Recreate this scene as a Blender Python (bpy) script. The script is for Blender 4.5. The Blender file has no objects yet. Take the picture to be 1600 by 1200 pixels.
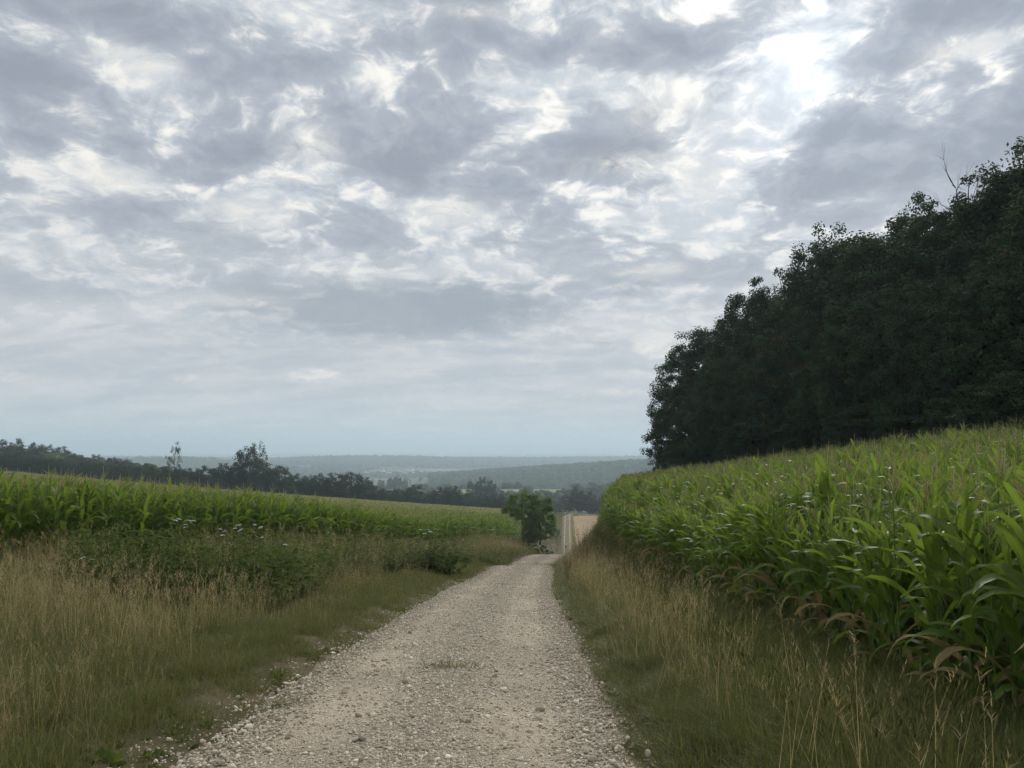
import bpy, math, random
import numpy as np
from mathutils import Vector, Matrix

random.seed(7)
rng = np.random.default_rng(7)
scene = bpy.context.scene
COL = scene.collection
R = math.radians

# ------------------------------------------------------------------ camera
EYE = 1.6
FPX = 1256.0                      # focal length in pixels of the 1600 px wide photograph
HORIZ = 700.0                     # eye level row
PITCH = math.atan((HORIZ - 600.0) / FPX)
cam_d = bpy.data.cameras.new('camera')
cam_d.sensor_width = 36.0
cam_d.lens = FPX / 1600.0 * 36.0
cam_d.clip_start = 0.05
cam_d.clip_end = 150000.0
cam = bpy.data.objects.new('camera', cam_d)
cam.location = (0, 0, EYE)
cam.rotation_euler = (math.pi / 2 + PITCH, 0, 0)
COL.objects.link(cam)
scene.camera = cam

def pix_dir(px, py):
    x, u = (px - 800.0) / FPX, (600.0 - py) / FPX
    c, s = math.cos(PITCH), math.sin(PITCH)
    v = Vector((x, c - u * s, s + u * c))
    return v.normalized()

# ------------------------------------------------------------------ render settings
scene.render.engine = 'CYCLES'
cy = scene.cycles
cy.max_bounces = 5
cy.diffuse_bounces = 2
cy.glossy_bounces = 2
cy.transmission_bounces = 4
cy.transparent_max_bounces = 8
cy.volume_bounces = 1
cy.use_adaptive_sampling = True
cy.adaptive_threshold = 0.025
cy.adaptive_min_samples = 16
cy.sample_clamp_indirect = 4.0
cy.use_denoising = True
cy.denoising_prefilter = 'NONE'
cy.use_persistent_data = False
vs = scene.view_settings
vs.view_transform = 'Standard'
vs.look = 'None'
vs.exposure = 0.92
vs.gamma = 1.0
vs.use_curve_mapping = False

# ------------------------------------------------------------------ sky and sun
SUN_DIR = pix_dir(1262, 105)
SUN_EL = math.asin(SUN_DIR.z)
SUN_AZ = math.atan2(SUN_DIR.x, SUN_DIR.y)      # from +Y towards +X

world = bpy.data.worlds.new('World')
scene.world = world
world.use_nodes = True
wt = world.node_tree
for n in list(wt.nodes):
    wt.nodes.remove(n)

class NB:
    """small helper that writes node graphs"""
    def __init__(self, tree):
        self.t = tree
    def n(self, typ, **kw):
        nd = self.t.nodes.new(typ)
        for k, v in kw.items():
            setattr(nd, k, v)
        return nd
    def set(self, sock, v):
        if isinstance(v, bpy.types.NodeSocket):
            self.t.links.new(v, sock)
        else:
            sock.default_value = v
    def m(self, op, a, b=0.0, c=0.0, clamp=False):
        nd = self.n('ShaderNodeMath', operation=op, use_clamp=clamp)
        self.set(nd.inputs[0], a); self.set(nd.inputs[1], b); self.set(nd.inputs[2], c)
        return nd.outputs[0]
    def vm(self, op, a, b=(0, 0, 0), scale=None):
        nd = self.n('ShaderNodeVectorMath', operation=op)
        self.set(nd.inputs[0], a); self.set(nd.inputs[1], b)
        if scale is not None:
            self.set(nd.inputs['Scale'], scale)
        return nd
    def noise(self, vec, scale, detail=4.0, rough=0.5, dist=0.0, lac=2.0, dim='3D'):
        nd = self.n('ShaderNodeTexNoise', noise_dimensions=dim)
        self.set(nd.inputs['Vector'], vec)
        nd.inputs['Scale'].default_value = scale
        nd.inputs['Detail'].default_value = detail
        nd.inputs['Roughness'].default_value = rough
        nd.inputs['Distortion'].default_value = dist
        nd.inputs['Lacunarity'].default_value = lac
        return nd
    def ramp(self, fac, stops, interp='LINEAR'):
        nd = self.n('ShaderNodeValToRGB')
        cr = nd.color_ramp
        cr.interpolation = interp
        while len(cr.elements) < len(stops):
            cr.elements.new(0.5)
        for e, (p, c) in zip(cr.elements, stops):
            e.position = p
            e.color = (c[0], c[1], c[2], 1.0) if not isinstance(c, (int, float)) else (c, c, c, 1.0)
        self.set(nd.inputs[0], fac)
        return nd.outputs[0]
    def mix(self, fac, a, b, blend='MIX'):
        nd = self.n('ShaderNodeMix', data_type='RGBA', blend_type=blend)
        self.set(nd.inputs[0], fac)
        def col(v):
            return v if isinstance(v, bpy.types.NodeSocket) else (v[0], v[1], v[2], 1.0)
        self.set(nd.inputs[6], col(a)); self.set(nd.inputs[7], col(b))
        return nd.outputs[2]
    def smooth(self, v, a, b):
        nd = self.n('ShaderNodeMapRange', interpolation_type='SMOOTHSTEP')
        self.set(nd.inputs[0], v)
        nd.inputs[1].default_value = a; nd.inputs[2].default_value = b
        nd.inputs[3].default_value = 0.0; nd.inputs[4].default_value = 1.0
        return nd.outputs[0]

def build_world():
    b = NB(wt)
    tc = b.n('ShaderNodeTexCoord')
    D = tc.outputs['Generated']
    sep = b.n('ShaderNodeSeparateXYZ'); b.set(sep.inputs[0], D)
    dx, dy, dz = sep.outputs
    zc = b.m('MAXIMUM', dz, 0.0)
    inv = b.m('DIVIDE', 1.0, b.m('ADD', zc, 0.27))
    cmb = b.n('ShaderNodeCombineXYZ')
    b.set(cmb.inputs[0], b.m('MULTIPLY', dx, inv)); b.set(cmb.inputs[1], b.m('MULTIPLY', dy, inv))
    P = cmb.outputs[0]
    # warp so that cloud forms curl instead of following one grid
    wn = b.noise(P, 3.4, 3.0, 0.6, dim='2D')
    warp = b.vm('MULTIPLY_ADD', wn.outputs['Color'], (0.14, 0.14, 0.0))
    warp.inputs[2].default_value = (-0.07, -0.07, 0.0)
    PW = b.vm('ADD', P, warp.outputs[0]).outputs[0]
    big = b.noise(PW, 3.8, 5.0, 0.50, dim='2D').outputs['Fac']
    mid = b.noise(PW, 12.0, 8.0, 0.57, dim='2D').outputs['Fac']
    fine = b.noise(PW, 38.0, 4.0, 0.60, dim='2D').outputs['Fac']
    puff = b.m('MULTIPLY_ADD', fine, 0.22, b.m('MULTIPLY_ADD', mid, 0.95, -0.085))
    dens = b.m('MULTIPLY_ADD', mid, 0.75, b.m('MULTIPLY_ADD', big, 1.35, -0.585))
    dens = b.m('MULTIPLY_ADD', fine, 0.16, dens)
    az = b.m('ARCTAN2', dx, dy)
    el = b.m('ARCSINE', dz)
    def blob(px, py, sx, sy):
        d = pix_dir(px, py)
        a0, e0 = math.atan2(d.x, d.y), math.asin(d.z)
        d2 = pix_dir(px + sx, py); d3 = pix_dir(px, py - sy)
        sa = abs(math.atan2(d2.x, d2.y) - a0); se = abs(math.asin(d3.z) - e0)
        u = b.m('MULTIPLY_ADD', az, 1.0 / sa, -a0 / sa)
        v = b.m('MULTIPLY_ADD', el, 1.0 / se, -e0 / se)
        r2 = b.m('MULTIPLY_ADD', v, v, b.m('MULTIPLY', u, u))
        return b.m('POWER', 0.3679, r2)
    # banks of cloud: thick ones (+) turn grey, thin ones (-) let the light through
    for px, py, sx, sy, a in SKY_BANKS:
        dens = b.m('MULTIPLY_ADD', blob(px, py, sx, sy), a, dens)
    dens = b.m('MAXIMUM', b.m('MINIMUM', dens, 1.0), 0.0)
    # high bright sheet of small puffs, with grey cloud drifting below it
    high = b.ramp(puff, HIGH_RAMP)
    low = b.ramp(dens, LOW_RAMP)
    cover = b.smooth(dens, 0.42, 0.66)
    # light of the veiled sun spreading through the cloud sheet
    dt = b.vm('DOT_PRODUCT', D, tuple(SUN_DIR)).outputs['Value']
    dt = b.m('MAXIMUM', dt, 0.0)
    glow = b.m('MULTIPLY_ADD', b.m('POWER', dt, 50.0), 0.16, b.m('MULTIPLY', b.m('POWER', dt, 7.0), 0.10))
    glow = b.m('MULTIPLY_ADD', b.m('POWER', dt, 600.0), 0.32, glow)
    hg = b.vm('SCALE', high, scale=b.m('ADD', 1.0, glow)).outputs[0]
    lg = b.vm('SCALE', low, scale=b.m('MULTIPLY_ADD', glow, 0.55, 1.0)).outputs[0]
    gcol = b.mix(b.m('MULTIPLY', cover, 0.93), hg, lg)
    # puffs: small sunlit heads of cloud
    for px, py, sx, sy, a in SKY_PUFFS:
        k = b.m('MULTIPLY', blob(px, py, sx, sy), b.m('ADD', b.m('MULTIPLY', fine, 3.2), -0.85))
        k = b.m('MINIMUM', b.m('MAXIMUM', b.m('MULTIPLY', k, a), 0.0), 1.0)
        gcol = b.mix(k, gcol, (0.78, 0.76, 0.72))
    # low sky: veil thickens towards the horizon
    lowf = b.smooth(dz, 0.34, 0.07)
    lown = b.noise(b.vm('MULTIPLY', P, (0.5, 1.6, 1.0)).outputs[0], 4.0, 4.0, 0.55, dim='2D').outputs['Fac']
    veil = b.mix(b.smooth(lown, 0.35, 0.68), (0.465, 0.505, 0.55), (0.575, 0.60, 0.625))
    hz = b.mix(b.smooth(dz, 0.085, -0.005), veil, (0.51, 0.565, 0.605))
    keep = b.m('MULTIPLY', lowf, 0.90)
    gcol = b.mix(keep, gcol, hz)
    for px, py, sx, sy, a in LOW_BANKS:
        k = b.m('MULTIPLY', blob(px, py, sx, sy), b.m('MULTIPLY_ADD', mid, 3.4, -0.85) if a < 0 else b.m('MULTIPLY_ADD', mid, 1.3, 0.35))
        k = b.smooth(b.m('MULTIPLY', k, abs(a)), 0.12, 1.15)
        k = b.m('MULTIPLY', k, b.m('MULTIPLY_ADD', fine, 0.9, 0.25)) if a < 0 else b.m('MULTIPLY', k, 0.85)
        gcol = b.mix(k, gcol, (0.80, 0.775, 0.735) if a < 0 else (0.315, 0.36, 0.41))
    bgc = b.n('ShaderNodeBackground'); b.set(bgc.inputs[0], gcol); bgc.inputs[1].default_value = 0.595
    sky = b.n('ShaderNodeTexSky', sky_type='NISHITA')
    sky.sun_disc = False
    sky.sun_elevation = SUN_EL
    sky.sun_rotation = SUN_AZ
    sky.altitude = 300.0
    sky.dust_density = 2.0
    bgs = b.n('ShaderNodeBackground'); b.set(bgs.inputs[0], b.vm('MINIMUM', sky.outputs[0], (9.0, 9.8, 10.6)).outputs[0]); bgs.inputs[1].default_value = 0.05
    # clear sky only shows in the gaps of the cloud sheet
    gap = b.m('MULTIPLY', b.m('SUBTRACT', 1.0, cover), b.m('MULTIPLY', b.smooth(puff, 0.62, 0.75), 0.30))
    gap = b.m('MULTIPLY', gap, b.smooth(dz, 0.05, 0.2))
    mx = b.n('ShaderNodeMixShader')
    b.set(mx.inputs[0], gap); b.set(mx.inputs[1], bgc.outputs[0]); b.set(mx.inputs[2], bgs.outputs[0])
    out = b.n('ShaderNodeOutputWorld')
    b.set(out.inputs[0], mx.outputs[0])
    world.cycles.sampling_method = 'NONE'
    world.cycles.sample_map_resolution = 256

SKY_BANKS = [
    (300, 40, 520, 45, 0.34), (60, 130, 120, 60, 0.22), (1000, 78, 150, 36, 0.50), (1310, 285, 170, 75, 0.42), (1570, 215, 150, 60, 0.36),
    (670, 255, 130, 55, 0.34), (160, 235, 190, 36, 0.26), (340, 125, 70, 35, 0.20), (480, 115, 50, 30, 0.2), (1180, 205, 70, 40, -0.5),
    (950, 230, 100, 50, 0.22), (1480, 15, 90, 36, 0.40), (1420, 95, 60, 14, 0.25), (1320, 200, 120, 34, 0.22), (430, 225, 90, 36, 0.2),
    (620, 350, 170, 40, 0.2), (200, 350, 260, 50, 0.16),
    (760, 130, 120, 60, -0.22), (250, 115, 110, 26, -0.25), (560, 90, 130, 40, -0.2), (1080, 190, 70, 70, -0.25), (1110, 290, 60, 30, -0.25),
    (1260, 110, 110, 70, -0.12), (1510, 75, 90, 25, -0.35), (170, 275, 80, 24, -0.3), (390, 330, 80, 40, -0.28), (700, 335, 90, 24, -0.28),
    (490, 225, 60, 30, -0.2), (900, 300, 60, 20, -0.2), (1290, 40, 90, 40, -0.2),
]
HIGH_RAMP = [(0.28, (0.86, 0.84, 0.795)), (0.39, (0.76, 0.755, 0.735)), (0.47, (0.60, 0.625, 0.65)), (0.56, (0.51, 0.55, 0.595)), (0.68, (0.45, 0.49, 0.54)), (0.80, (0.40, 0.44, 0.49))]
LOW_RAMP = [(0.30, (0.53, 0.56, 0.595)), (0.55, (0.415, 0.455, 0.51)), (0.80, (0.315, 0.355, 0.415)), (1.0, (0.27, 0.305, 0.36))]
SKY_PUFFS = [(215, 95, 60, 18, .8), (170, 278, 60, 18, .8), (390, 335, 60, 24, .8), (700, 330, 55, 18, .9), (62, 312, 36, 9, .9), (490, 230, 40, 26, .7),
             (740, 18, 40, 12, .7), (1030, 165, 60, 40, .6), (1095, 285, 40, 30, .7), (1000, 255, 90, 16, .6), (1500, 78, 60, 16, .9)]
LOW_BANKS = [(610, 486, 200, 44, 1.7), (750, 480, 130, 34, 1.3), (985, 440, 60, 30, 0.8), (490, 586, 50, 14, -1.1), (1032, 540, 46, 24, -1.4), (955, 612, 70, 14, -0.7), (1000, 585, 50, 14, -0.6),
             (30, 585, 70, 20, -0.7), (320, 592, 70, 13, -0.6), (1010, 422, 70, 16, -0.8), (380, 470, 120, 14, -0.6)]
build_world()

sun_d = bpy.data.lights.new('sun', 'SUN')
sun_d.energy = 1.5
sun_d.angle = R(14)
sun_d.color = (1.0, 0.94, 0.84)
sun = bpy.data.objects.new('sun', sun_d)
sun.rotation_euler = (-SUN_DIR).to_track_quat('-Z', 'Y').to_euler()
sun.location = (0, 0, 60)
COL.objects.link(sun)

# ------------------------------------------------------------------ terrain function
def smoothstep(a, b, x):
    t = np.clip((np.asarray(x, float) - a) / (b - a), 0.0, 1.0)
    return t * t * (3 - 2 * t)

_gy = np.arange(-120.0, 1400.0, 0.5)
def _table(pts, win):
    ys, vs_ = zip(*pts)
    t = np.interp(_gy, ys, vs_)
    k = np.hanning(win); k /= k.sum()
    return np.convolve(np.pad(t, win // 2, mode='edge'), k, mode='valid')[:len(_gy)]
# height of the track, metres below the place where the camera stands
_P = _table([(-120, 7.0), (-20, 1.3), (0, 0.0), (10, -0.95), (20, -2.1), (30, -3.25), (40, -4.3), (44, -4.75), (50, -6.15), (55, -6.35), (61, -6.5), (66, -7.0), (74, -9.0), (82, -10.8), (100, -13.7), (150, -21.8),
             (182, -26.6), (196, -27.2), (240, -27.0), (260, -27.0), (300, -27.2), (335, -27.0), (380, -30), (450, -36), (600, -46), (800, -47.2),
             (1000, -50), (1200, -70), (1400, -82)], 17)
_X = _table([(-120, -1.0), (-10, -0.75), (0, -0.75), (5, -0.72), (11, -0.62), (24, -0.38), (30, 0.0), (37, 0.42), (45, 0.6), (53, 0.9), (60, 2.2), (68, 4.2), (80, 5.5), (100, 6.8), (150, 10.2),
             (220, 14.9), (335, 22.8), (365, 27.0), (420, 38.0), (1400, 300)], 21)
def p_road(y):
    y = np.asarray(y, float)
    near = np.interp(y, _gy, _P)
    far = np.interp(y, [1300, 1500, 2500, 60000], [-76, -85, -100, -100])
    return np.where(y > 1300, np.minimum(far, near), near)
def x_road(y):
    return np.interp(np.asarray(y, float), _gy, _X)

_wav = [(rng.uniform(0, 2 * math.pi), rng.uniform(0, 2 * math.pi), k) for k in (0.35, 0.5, 0.8, 1.1, 1.7, 2.3)]
def relief(x, y):
    s = 0
    for a, ph, k in _wav:
        s = s + np.sin((x * math.cos(a) + y * math.sin(a)) * k + ph) / (0.6 + k)
    return s
_wav2 = [(rng.uniform(0, 2 * math.pi), rng.uniform(0, 2 * math.pi), k) for k in (1, 1.6, 2.3, 3.1, 4.3, 6.1, 8.0)]
def wnoise(x, y, wl):
    """wavy value in about -1..1 with the longest wave wl metres"""
    s = 0; w = 0
    for a, ph, k in _wav2:
        kk = k * 2 * math.pi / wl
        s = s + np.sin((x * math.cos(a) + y * math.sin(a)) * kk + ph + 1.3 * np.sin((x * math.sin(a) - y * math.cos(a)) * kk * 0.7 + ph * 2)) / k ** 0.7
        w += 1 / k ** 0.7
    return s / w * 2.2

def gauss(x, y, cx, cy_, sx, sy):
    return np.exp(-0.5 * (((x - cx) / sx) ** 2 + ((y - cy_) / sy) ** 2))

def h(x, y):
    x = np.asarray(x, float); y = np.asarray(y, float)
    xr = x_road(y)
    d = x - xr
    p = p_road(y)
    yc = np.clip(y, -60, None)
    # field on the right climbs to the wood
    pr = -1.4 + 0.15 * np.minimum(x, 70) - 0.05 * np.minimum(yc, 110) - 0.22 * np.clip(yc - 110, 0, 200)
    hi = np.interp(y, [15, 44], [10.0, 6.0])
    t = np.clip((d - 1.9) / (hi - 1.9), 0, 1)
    w = t * t * (3 - 2 * t) * (1 - smoothstep(110, 205, y))
    z = p + (pr - p) * w
    # field on the left
    pl = -0.7 - 0.077 * yc - 0.058 * np.clip(x, -260, 0)
    pl = pl - 0.85 * smoothstep(30, 60, y) * (1 - smoothstep(115, 235, y)) * smoothstep(-70, -14, x)
    wl = smoothstep(2.2, 9.5, -d) * (1 - smoothstep(240, 430, y))
    z = z + (pl - z) * wl
    # small unevenness of the verges
    near = smoothstep(1.7, 3.4, np.abs(d)) * (1 - smoothstep(60, 140, y))
    z = z + 0.035 * relief(x, y) * near
    # bank beside the track
    z = z + 0.10 * smoothstep(1.55, 2.3, np.abs(d)) * (1 - smoothstep(90, 140, y))
    # hills
    z = z + 23 * gauss(x, y, -330, 450, 130, 115)
    z = z + 15 * gauss(x, y, -520, 520, 200, 200)
    z = z + 52 * gauss(x, y, 470, 2050, 430, 360) + 22 * gauss(x, y, 950, 1700, 350, 420) + 6 * gauss(x, y, -60, 2300, 200, 150)
    z = z + 40 * gauss(x, y, -780, 4000, 520, 420) + 18 * gauss(x, y, -100, 4700, 900, 420) + 26 * gauss(x, y, 1100, 4700, 700, 500)
    z = z + 46 * gauss(x, y, -1300, 3000, 420, 330) + 30 * gauss(x, y, -2600, 5200, 900, 500)
    fy = smoothstep(5000, 9000, y)
    z = z + fy * 6 * wnoise(x, y, 5200)
    z = z + gauss(0, y, 0, 20500, 1, 1500) * (172 + 9 * np.sin(x / 900.0 + 1) + 6 * np.sin(x / 370.0)) * smoothstep(-5200, -2200, x)
    z = z + gauss(0, y, 0, 14500, 1, 900) * 62 * smoothstep(200, 3200, x)
    z = z + gauss(0, y, 0, 26000, 1, 1500) * 120 * smoothstep(-1000, -9000, x)
    return z

def road_z(x, y):
    d = x - x_road(y)
    return h(x, y) + 0.030 + 0.035 * (1 - np.clip(np.abs(d) / 1.5, 0, 1.4) ** 2) - 0.030 * (np.exp(-((d - 0.78) / 0.28) ** 2) + np.exp(-((d + 0.78) / 0.28) ** 2)) \
        + 0.006 * wnoise(x, y, 2.2)

def hz(x, y):
    return float(h(x, y))
def at_px(px, Y):
    """ground point at distance Y on the sight line through photo column px"""
    x = (px - 800.0) / FPX * Y
    return x, Y, hz(x, Y)
def top_height(px, py, Y):
    """how tall a thing standing at (px, Y) is when its top shows at row py"""
    x, y, z = at_px(px, Y)
    return (HORIZ - py) / FPX * Y + EYE - z

# ------------------------------------------------------------------ mesh helpers
def link(o, parent=None):
    COL.objects.link(o)
    if parent is not None:
        o.parent = parent
    return o

def mesh_np(name, V, F, attrs=None, mats=(), mat_idx=None, smooth=False):
    """V (n,3); F list of int arrays (each (k,3) or (k,4)); attrs {name: per-vertex floats}"""
    me = bpy.data.meshes.new(name)
    V = np.asarray(V, np.float32)
    Fs = [np.asarray(f, np.int32) for f in (F if isinstance(F, list) else [F]) if len(f)]
    me.vertices.add(len(V)); me.vertices.foreach_set('co', V.ravel())
    loops = np.concatenate([f.ravel() for f in Fs])
    sizes = np.concatenate([np.full(len(f), f.shape[1], np.int32) for f in Fs])
    starts = np.concatenate([[0], np.cumsum(sizes)[:-1]]).astype(np.int32)
    me.loops.add(len(loops)); me.loops.foreach_set('vertex_index', loops)
    me.polygons.add(len(sizes)); me.polygons.foreach_set('loop_start', starts)
    try:
        me.polygons.foreach_set('loop_total', sizes)
    except Exception:
        pass
    if mat_idx is not None:
        me.polygons.foreach_set('material_index', np.asarray(mat_idx, np.int32))
    if smooth:
        me.polygons.foreach_set('use_smooth', np.ones(len(sizes), bool))
    for k, v in (attrs or {}).items():
        a = me.attributes.new(k, 'FLOAT', 'POINT')
        a.data.foreach_set('value', np.asarray(v, np.float32))
    for m in mats:
        me.materials.append(m)
    me.update(calc_edges=True)
    me.validate()
    return me

class MB:
    """collects geometry, with one or more per-vertex values"""
    def __init__(self):
        self.V, self.F3, self.F4, self.A, self.M3, self.M4 = [], [], [], {}, [], []
        self.n = 0
    def add(self, V, F3=None, F4=None, mat=0, **attrs):
        V = np.asarray(V, float).reshape(-1, 3)
        k = len(V)
        self.V.append(V)
        if F3 is not None and len(F3):
            f = np.asarray(F3, int) + self.n; self.F3.append(f); self.M3.append(np.full(len(f), mat))
        if F4 is not None and len(F4):
            f = np.asarray(F4, int) + self.n; self.F4.append(f); self.M4.append(np.full(len(f), mat))
        for a, v in attrs.items():
            self.A.setdefault(a, []).append((self.n, np.broadcast_to(np.asarray(v, float), (k,))))
        self.n += k
    def mesh(self, name, mats=(), smooth=False):
        V = np.concatenate(self.V)
        at = {}
        for a, lst in self.A.items():
            arr = np.zeros(self.n)
            for s, v in lst:
                arr[s:s + len(v)] = v
            at[a] = arr
        F, M = [], []
        if self.F4:
            F.append(np.concatenate(self.F4)); M.append(np.concatenate(self.M4))
        if self.F3:
            F.append(np.concatenate(self.F3)); M.append(np.concatenate(self.M3))
        return mesh_np(name, V, F, at, mats, np.concatenate(M), smooth)
    def tube(self, pts, radii, sides=6, mat=0, cap=True, **attrs):
        pts = np.asarray(pts, float); n = len(pts)
        radii = np.broadcast_to(np.asarray(radii, float), (n,))
        T = np.gradient(pts, axis=0)
        T /= np.linalg.norm(T, axis=1)[:, None] + 1e-9
        ref = np.array([0.31, 0.95, 0.05]) if abs(T[:, 2]).mean() > 0.7 else np.array([0, 0, 1.0])
        A = np.cross(T, ref); A /= np.linalg.norm(A, axis=1)[:, None] + 1e-9
        B = np.cross(T, A)
        ang = np.arange(sides) * 2 * math.pi / sides
        V = pts[:, None, :] + radii[:, None, None] * (np.cos(ang)[None, :, None] * A[:, None, :] + np.sin(ang)[None, :, None] * B[:, None, :])
        V = V.reshape(-1, 3)
        i = np.arange(n - 1)[:, None] * sides; j = np.arange(sides)[None, :]; j2 = (j + 1) % sides
        F = np.stack([i + j, i + j2, i + sides + j2, i + sides + j], -1).reshape(-1, 4)
        F3 = None
        if cap:
            V = np.concatenate([V, pts[-1:] + T[-1:] * radii[-1] * 0.6])
            base = (n - 1) * sides
            F3 = np.stack([base + np.arange(sides), base + (np.arange(sides) + 1) % sides, np.full(sides, n * sides)], -1)
        self.add(V, F3, F, mat, **attrs)
    def box(self, x0, x1, y0, y1, z0, z1, mat=0, **attrs):
        V = [(x, y, z) for z in (z0, z1) for y in (y0, y1) for x in (x0, x1)]
        F = [(0, 2, 3, 1), (4, 5, 7, 6), (0, 1, 5, 4), (2, 6, 7, 3), (0, 4, 6, 2), (1, 3, 7, 5)]
        self.add(V, None, F, mat, **attrs)

def obj(name, me, parent=None, loc=(0, 0, 0), rz=0.0, scale=1.0):
    o = bpy.data.objects.new(name, me)
    o.location = loc
    o.rotation_euler = (0, 0, rz)
    o.scale = (scale, scale, scale) if isinstance(scale, (int, float)) else scale
    return link(o, parent)
def tag(o, label=None, cat=None, group=None, kind=None):
    if label: o['label'] = label
    if cat: o['category'] = cat
    if group: o['group'] = group
    if kind: o['kind'] = kind
    return o
def empty(name, loc, rz=0.0, scale=1.0):
    o = bpy.data.objects.new(name, None)
    o.empty_display_size = 0.2
    o.location = loc; o.rotation_euler = (0, 0, rz)
    o.scale = (scale, scale, scale) if isinstance(scale, (int, float)) else scale
    return link(o)

def scatter(name, pts, rots, scales, idx, protos, label=None, cat=None, kind='stuff', group=None):
    """one object that spreads small pieces nobody could count over given points"""
    pts = np.asarray(pts, np.float32); n = len(pts)
    me = bpy.data.meshes.new(name)
    me.vertices.add(n); me.vertices.foreach_set('co', pts.ravel())
    a = me.attributes.new('rot', 'FLOAT_VECTOR', 'POINT'); a.data.foreach_set('vector', np.asarray(rots, np.float32).ravel())
    sc = np.asarray(scales, np.float32)
    if sc.ndim == 1: sc = np.repeat(sc[:, None], 3, 1)
    a = me.attributes.new('scl', 'FLOAT_VECTOR', 'POINT'); a.data.foreach_set('vector', sc.ravel())
    a = me.attributes.new('idx', 'INT', 'POINT'); a.data.foreach_set('value', np.asarray(idx, np.int32))
    o = obj(name, me)
    pc = bpy.data.collections.new(name + '_pieces')
    for i, (pm, ) in enumerate([(p,) for p in protos]):
        po = bpy.data.objects.new('%s_%02d' % (name, i), pm)
        pc.objects.link(po)
    ng = bpy.data.node_groups.new(name, 'GeometryNodeTree')
    ng.interface.new_socket('Geometry', in_out='INPUT', socket_type='NodeSocketGeometry')
    ng.interface.new_socket('Geometry', in_out='OUTPUT', socket_type='NodeSocketGeometry')
    gi = ng.nodes.new('NodeGroupInput'); go = ng.nodes.new('NodeGroupOutput')
    ip = ng.nodes.new('GeometryNodeInstanceOnPoints')
    ci = ng.nodes.new('GeometryNodeCollectionInfo')
    ci.inputs['Collection'].default_value = pc
    ci.inputs['Separate Children'].default_value = True
    ci.inputs['Reset Children'].default_value = True
    def attr(nm, typ):
        na = ng.nodes.new('GeometryNodeInputNamedAttribute'); na.data_type = typ
        na.inputs['Name'].default_value = nm
        return [s for s in na.outputs if s.enabled and s.name == 'Attribute'][0]
    L = ng.links.new
    L(gi.outputs[0], ip.inputs['Points'])
    L(ci.outputs[0], ip.inputs['Instance'])
    ip.inputs['Pick Instance'].default_value = True
    L(attr('idx', 'INT'), ip.inputs['Instance Index'])
    e2r = ng.nodes.new('FunctionNodeEulerToRotation')
    L(attr('rot', 'FLOAT_VECTOR'), e2r.inputs[0])
    L(e2r.outputs[0], ip.inputs['Rotation'])
    L(attr('scl', 'FLOAT_VECTOR'), ip.inputs['Scale'])
    L(ip.outputs[0], go.inputs[0])
    md = o.modifiers.new('spread', 'NODES'); md.node_group = ng
    tag(o, label, cat, group, kind)
    return o

ORD = ['first', 'second', 'third', 'fourth', 'fifth', 'sixth', 'seventh', 'eighth', 'ninth', 'tenth', 'eleventh', 'twelfth', 'thirteenth', 'fourteenth', 'fifteenth', 'sixteenth', 'seventeenth',
       'eighteenth', 'nineteenth', 'twentieth', 'twenty-first', 'twenty-second', 'twenty-third', 'twenty-fourth']
def rank(px, all_px):
    return ORD[sorted(all_px).index(px)]

# ------------------------------------------------------------------ materials
def new_mat(name):
    m = bpy.data.materials.new(name)
    m.use_nodes = True
    t = m.node_tree
    for n in list(t.nodes):
        t.nodes.remove(n)
    return m, NB(t)
def finish(b, shader, disp=None):
    o = b.n('ShaderNodeOutputMaterial')
    b.set(o.inputs[0], shader)
def principled(b, col, rough=0.8, spec=0.3, normal=None):
    p = b.n('ShaderNodeBsdfPrincipled')
    b.set(p.inputs['Base Color'], col if isinstance(col, bpy.types.NodeSocket) else (*col, 1.0))
    b.set(p.inputs['Roughness'], rough)
    p.inputs['Specular IOR Level'].default_value = spec
    if normal is not None:
        b.set(p.inputs['Normal'], normal)
    return p.outputs[0]
def attr_node(b, name):
    a = b.n('ShaderNodeAttribute', attribute_name=name)
    return a.outputs['Fac']
def bump(b, height, strength, dist):
    n = b.n('ShaderNodeBump'); n.inputs['Strength'].default_value = strength; n.inputs['Distance'].default_value = dist
    b.set(n.inputs['Height'], height)
    return n.outputs[0]

def leaf_mat(name, dark, light, trans_col, trans=0.35, rough=0.5, spec=0.3, dry=None, rnd=0.35, rib=None):
    """foliage: colour varies leaf by leaf (v) and plant by plant; 'dry' pulls it towards straw"""
    m, b = new_mat(name)
    v = attr_node(b, 'v')
    oi = b.n('ShaderNodeObjectInfo').outputs['Random']
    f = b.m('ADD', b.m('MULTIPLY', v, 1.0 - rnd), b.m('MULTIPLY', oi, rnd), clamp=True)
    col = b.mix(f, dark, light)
    tcol = b.mix(f, [c * 0.7 for c in trans_col], trans_col)
    if dry is not None:
        dr = b.m('POWER', attr_node(b, 'dry'), 1.9)
        c2 = b.mix(v, [c * 0.6 for c in dry], dry)
        col = b.mix(dr, col, c2)
        tcol = b.mix(dr, tcol, [min(1, c * 1.1) for c in dry])
    if rib is not None:
        mm = attr_node(b, 'rib')
        k = b.m('MULTIPLY', b.smooth(mm, 0.16, 0.04), 0.65)
        col = b.mix(k, col, rib)
    p = principled(b, col, rough, spec)
    t = b.n('ShaderNodeBsdfTranslucent'); b.set(t.inputs[0], tcol)
    mx = b.n('ShaderNodeMixShader'); mx.inputs[0].default_value = trans
    b.set(mx.inputs[1], p); b.set(mx.inputs[2], t.outputs[0])
    finish(b, mx.outputs[0])
    return m

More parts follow.
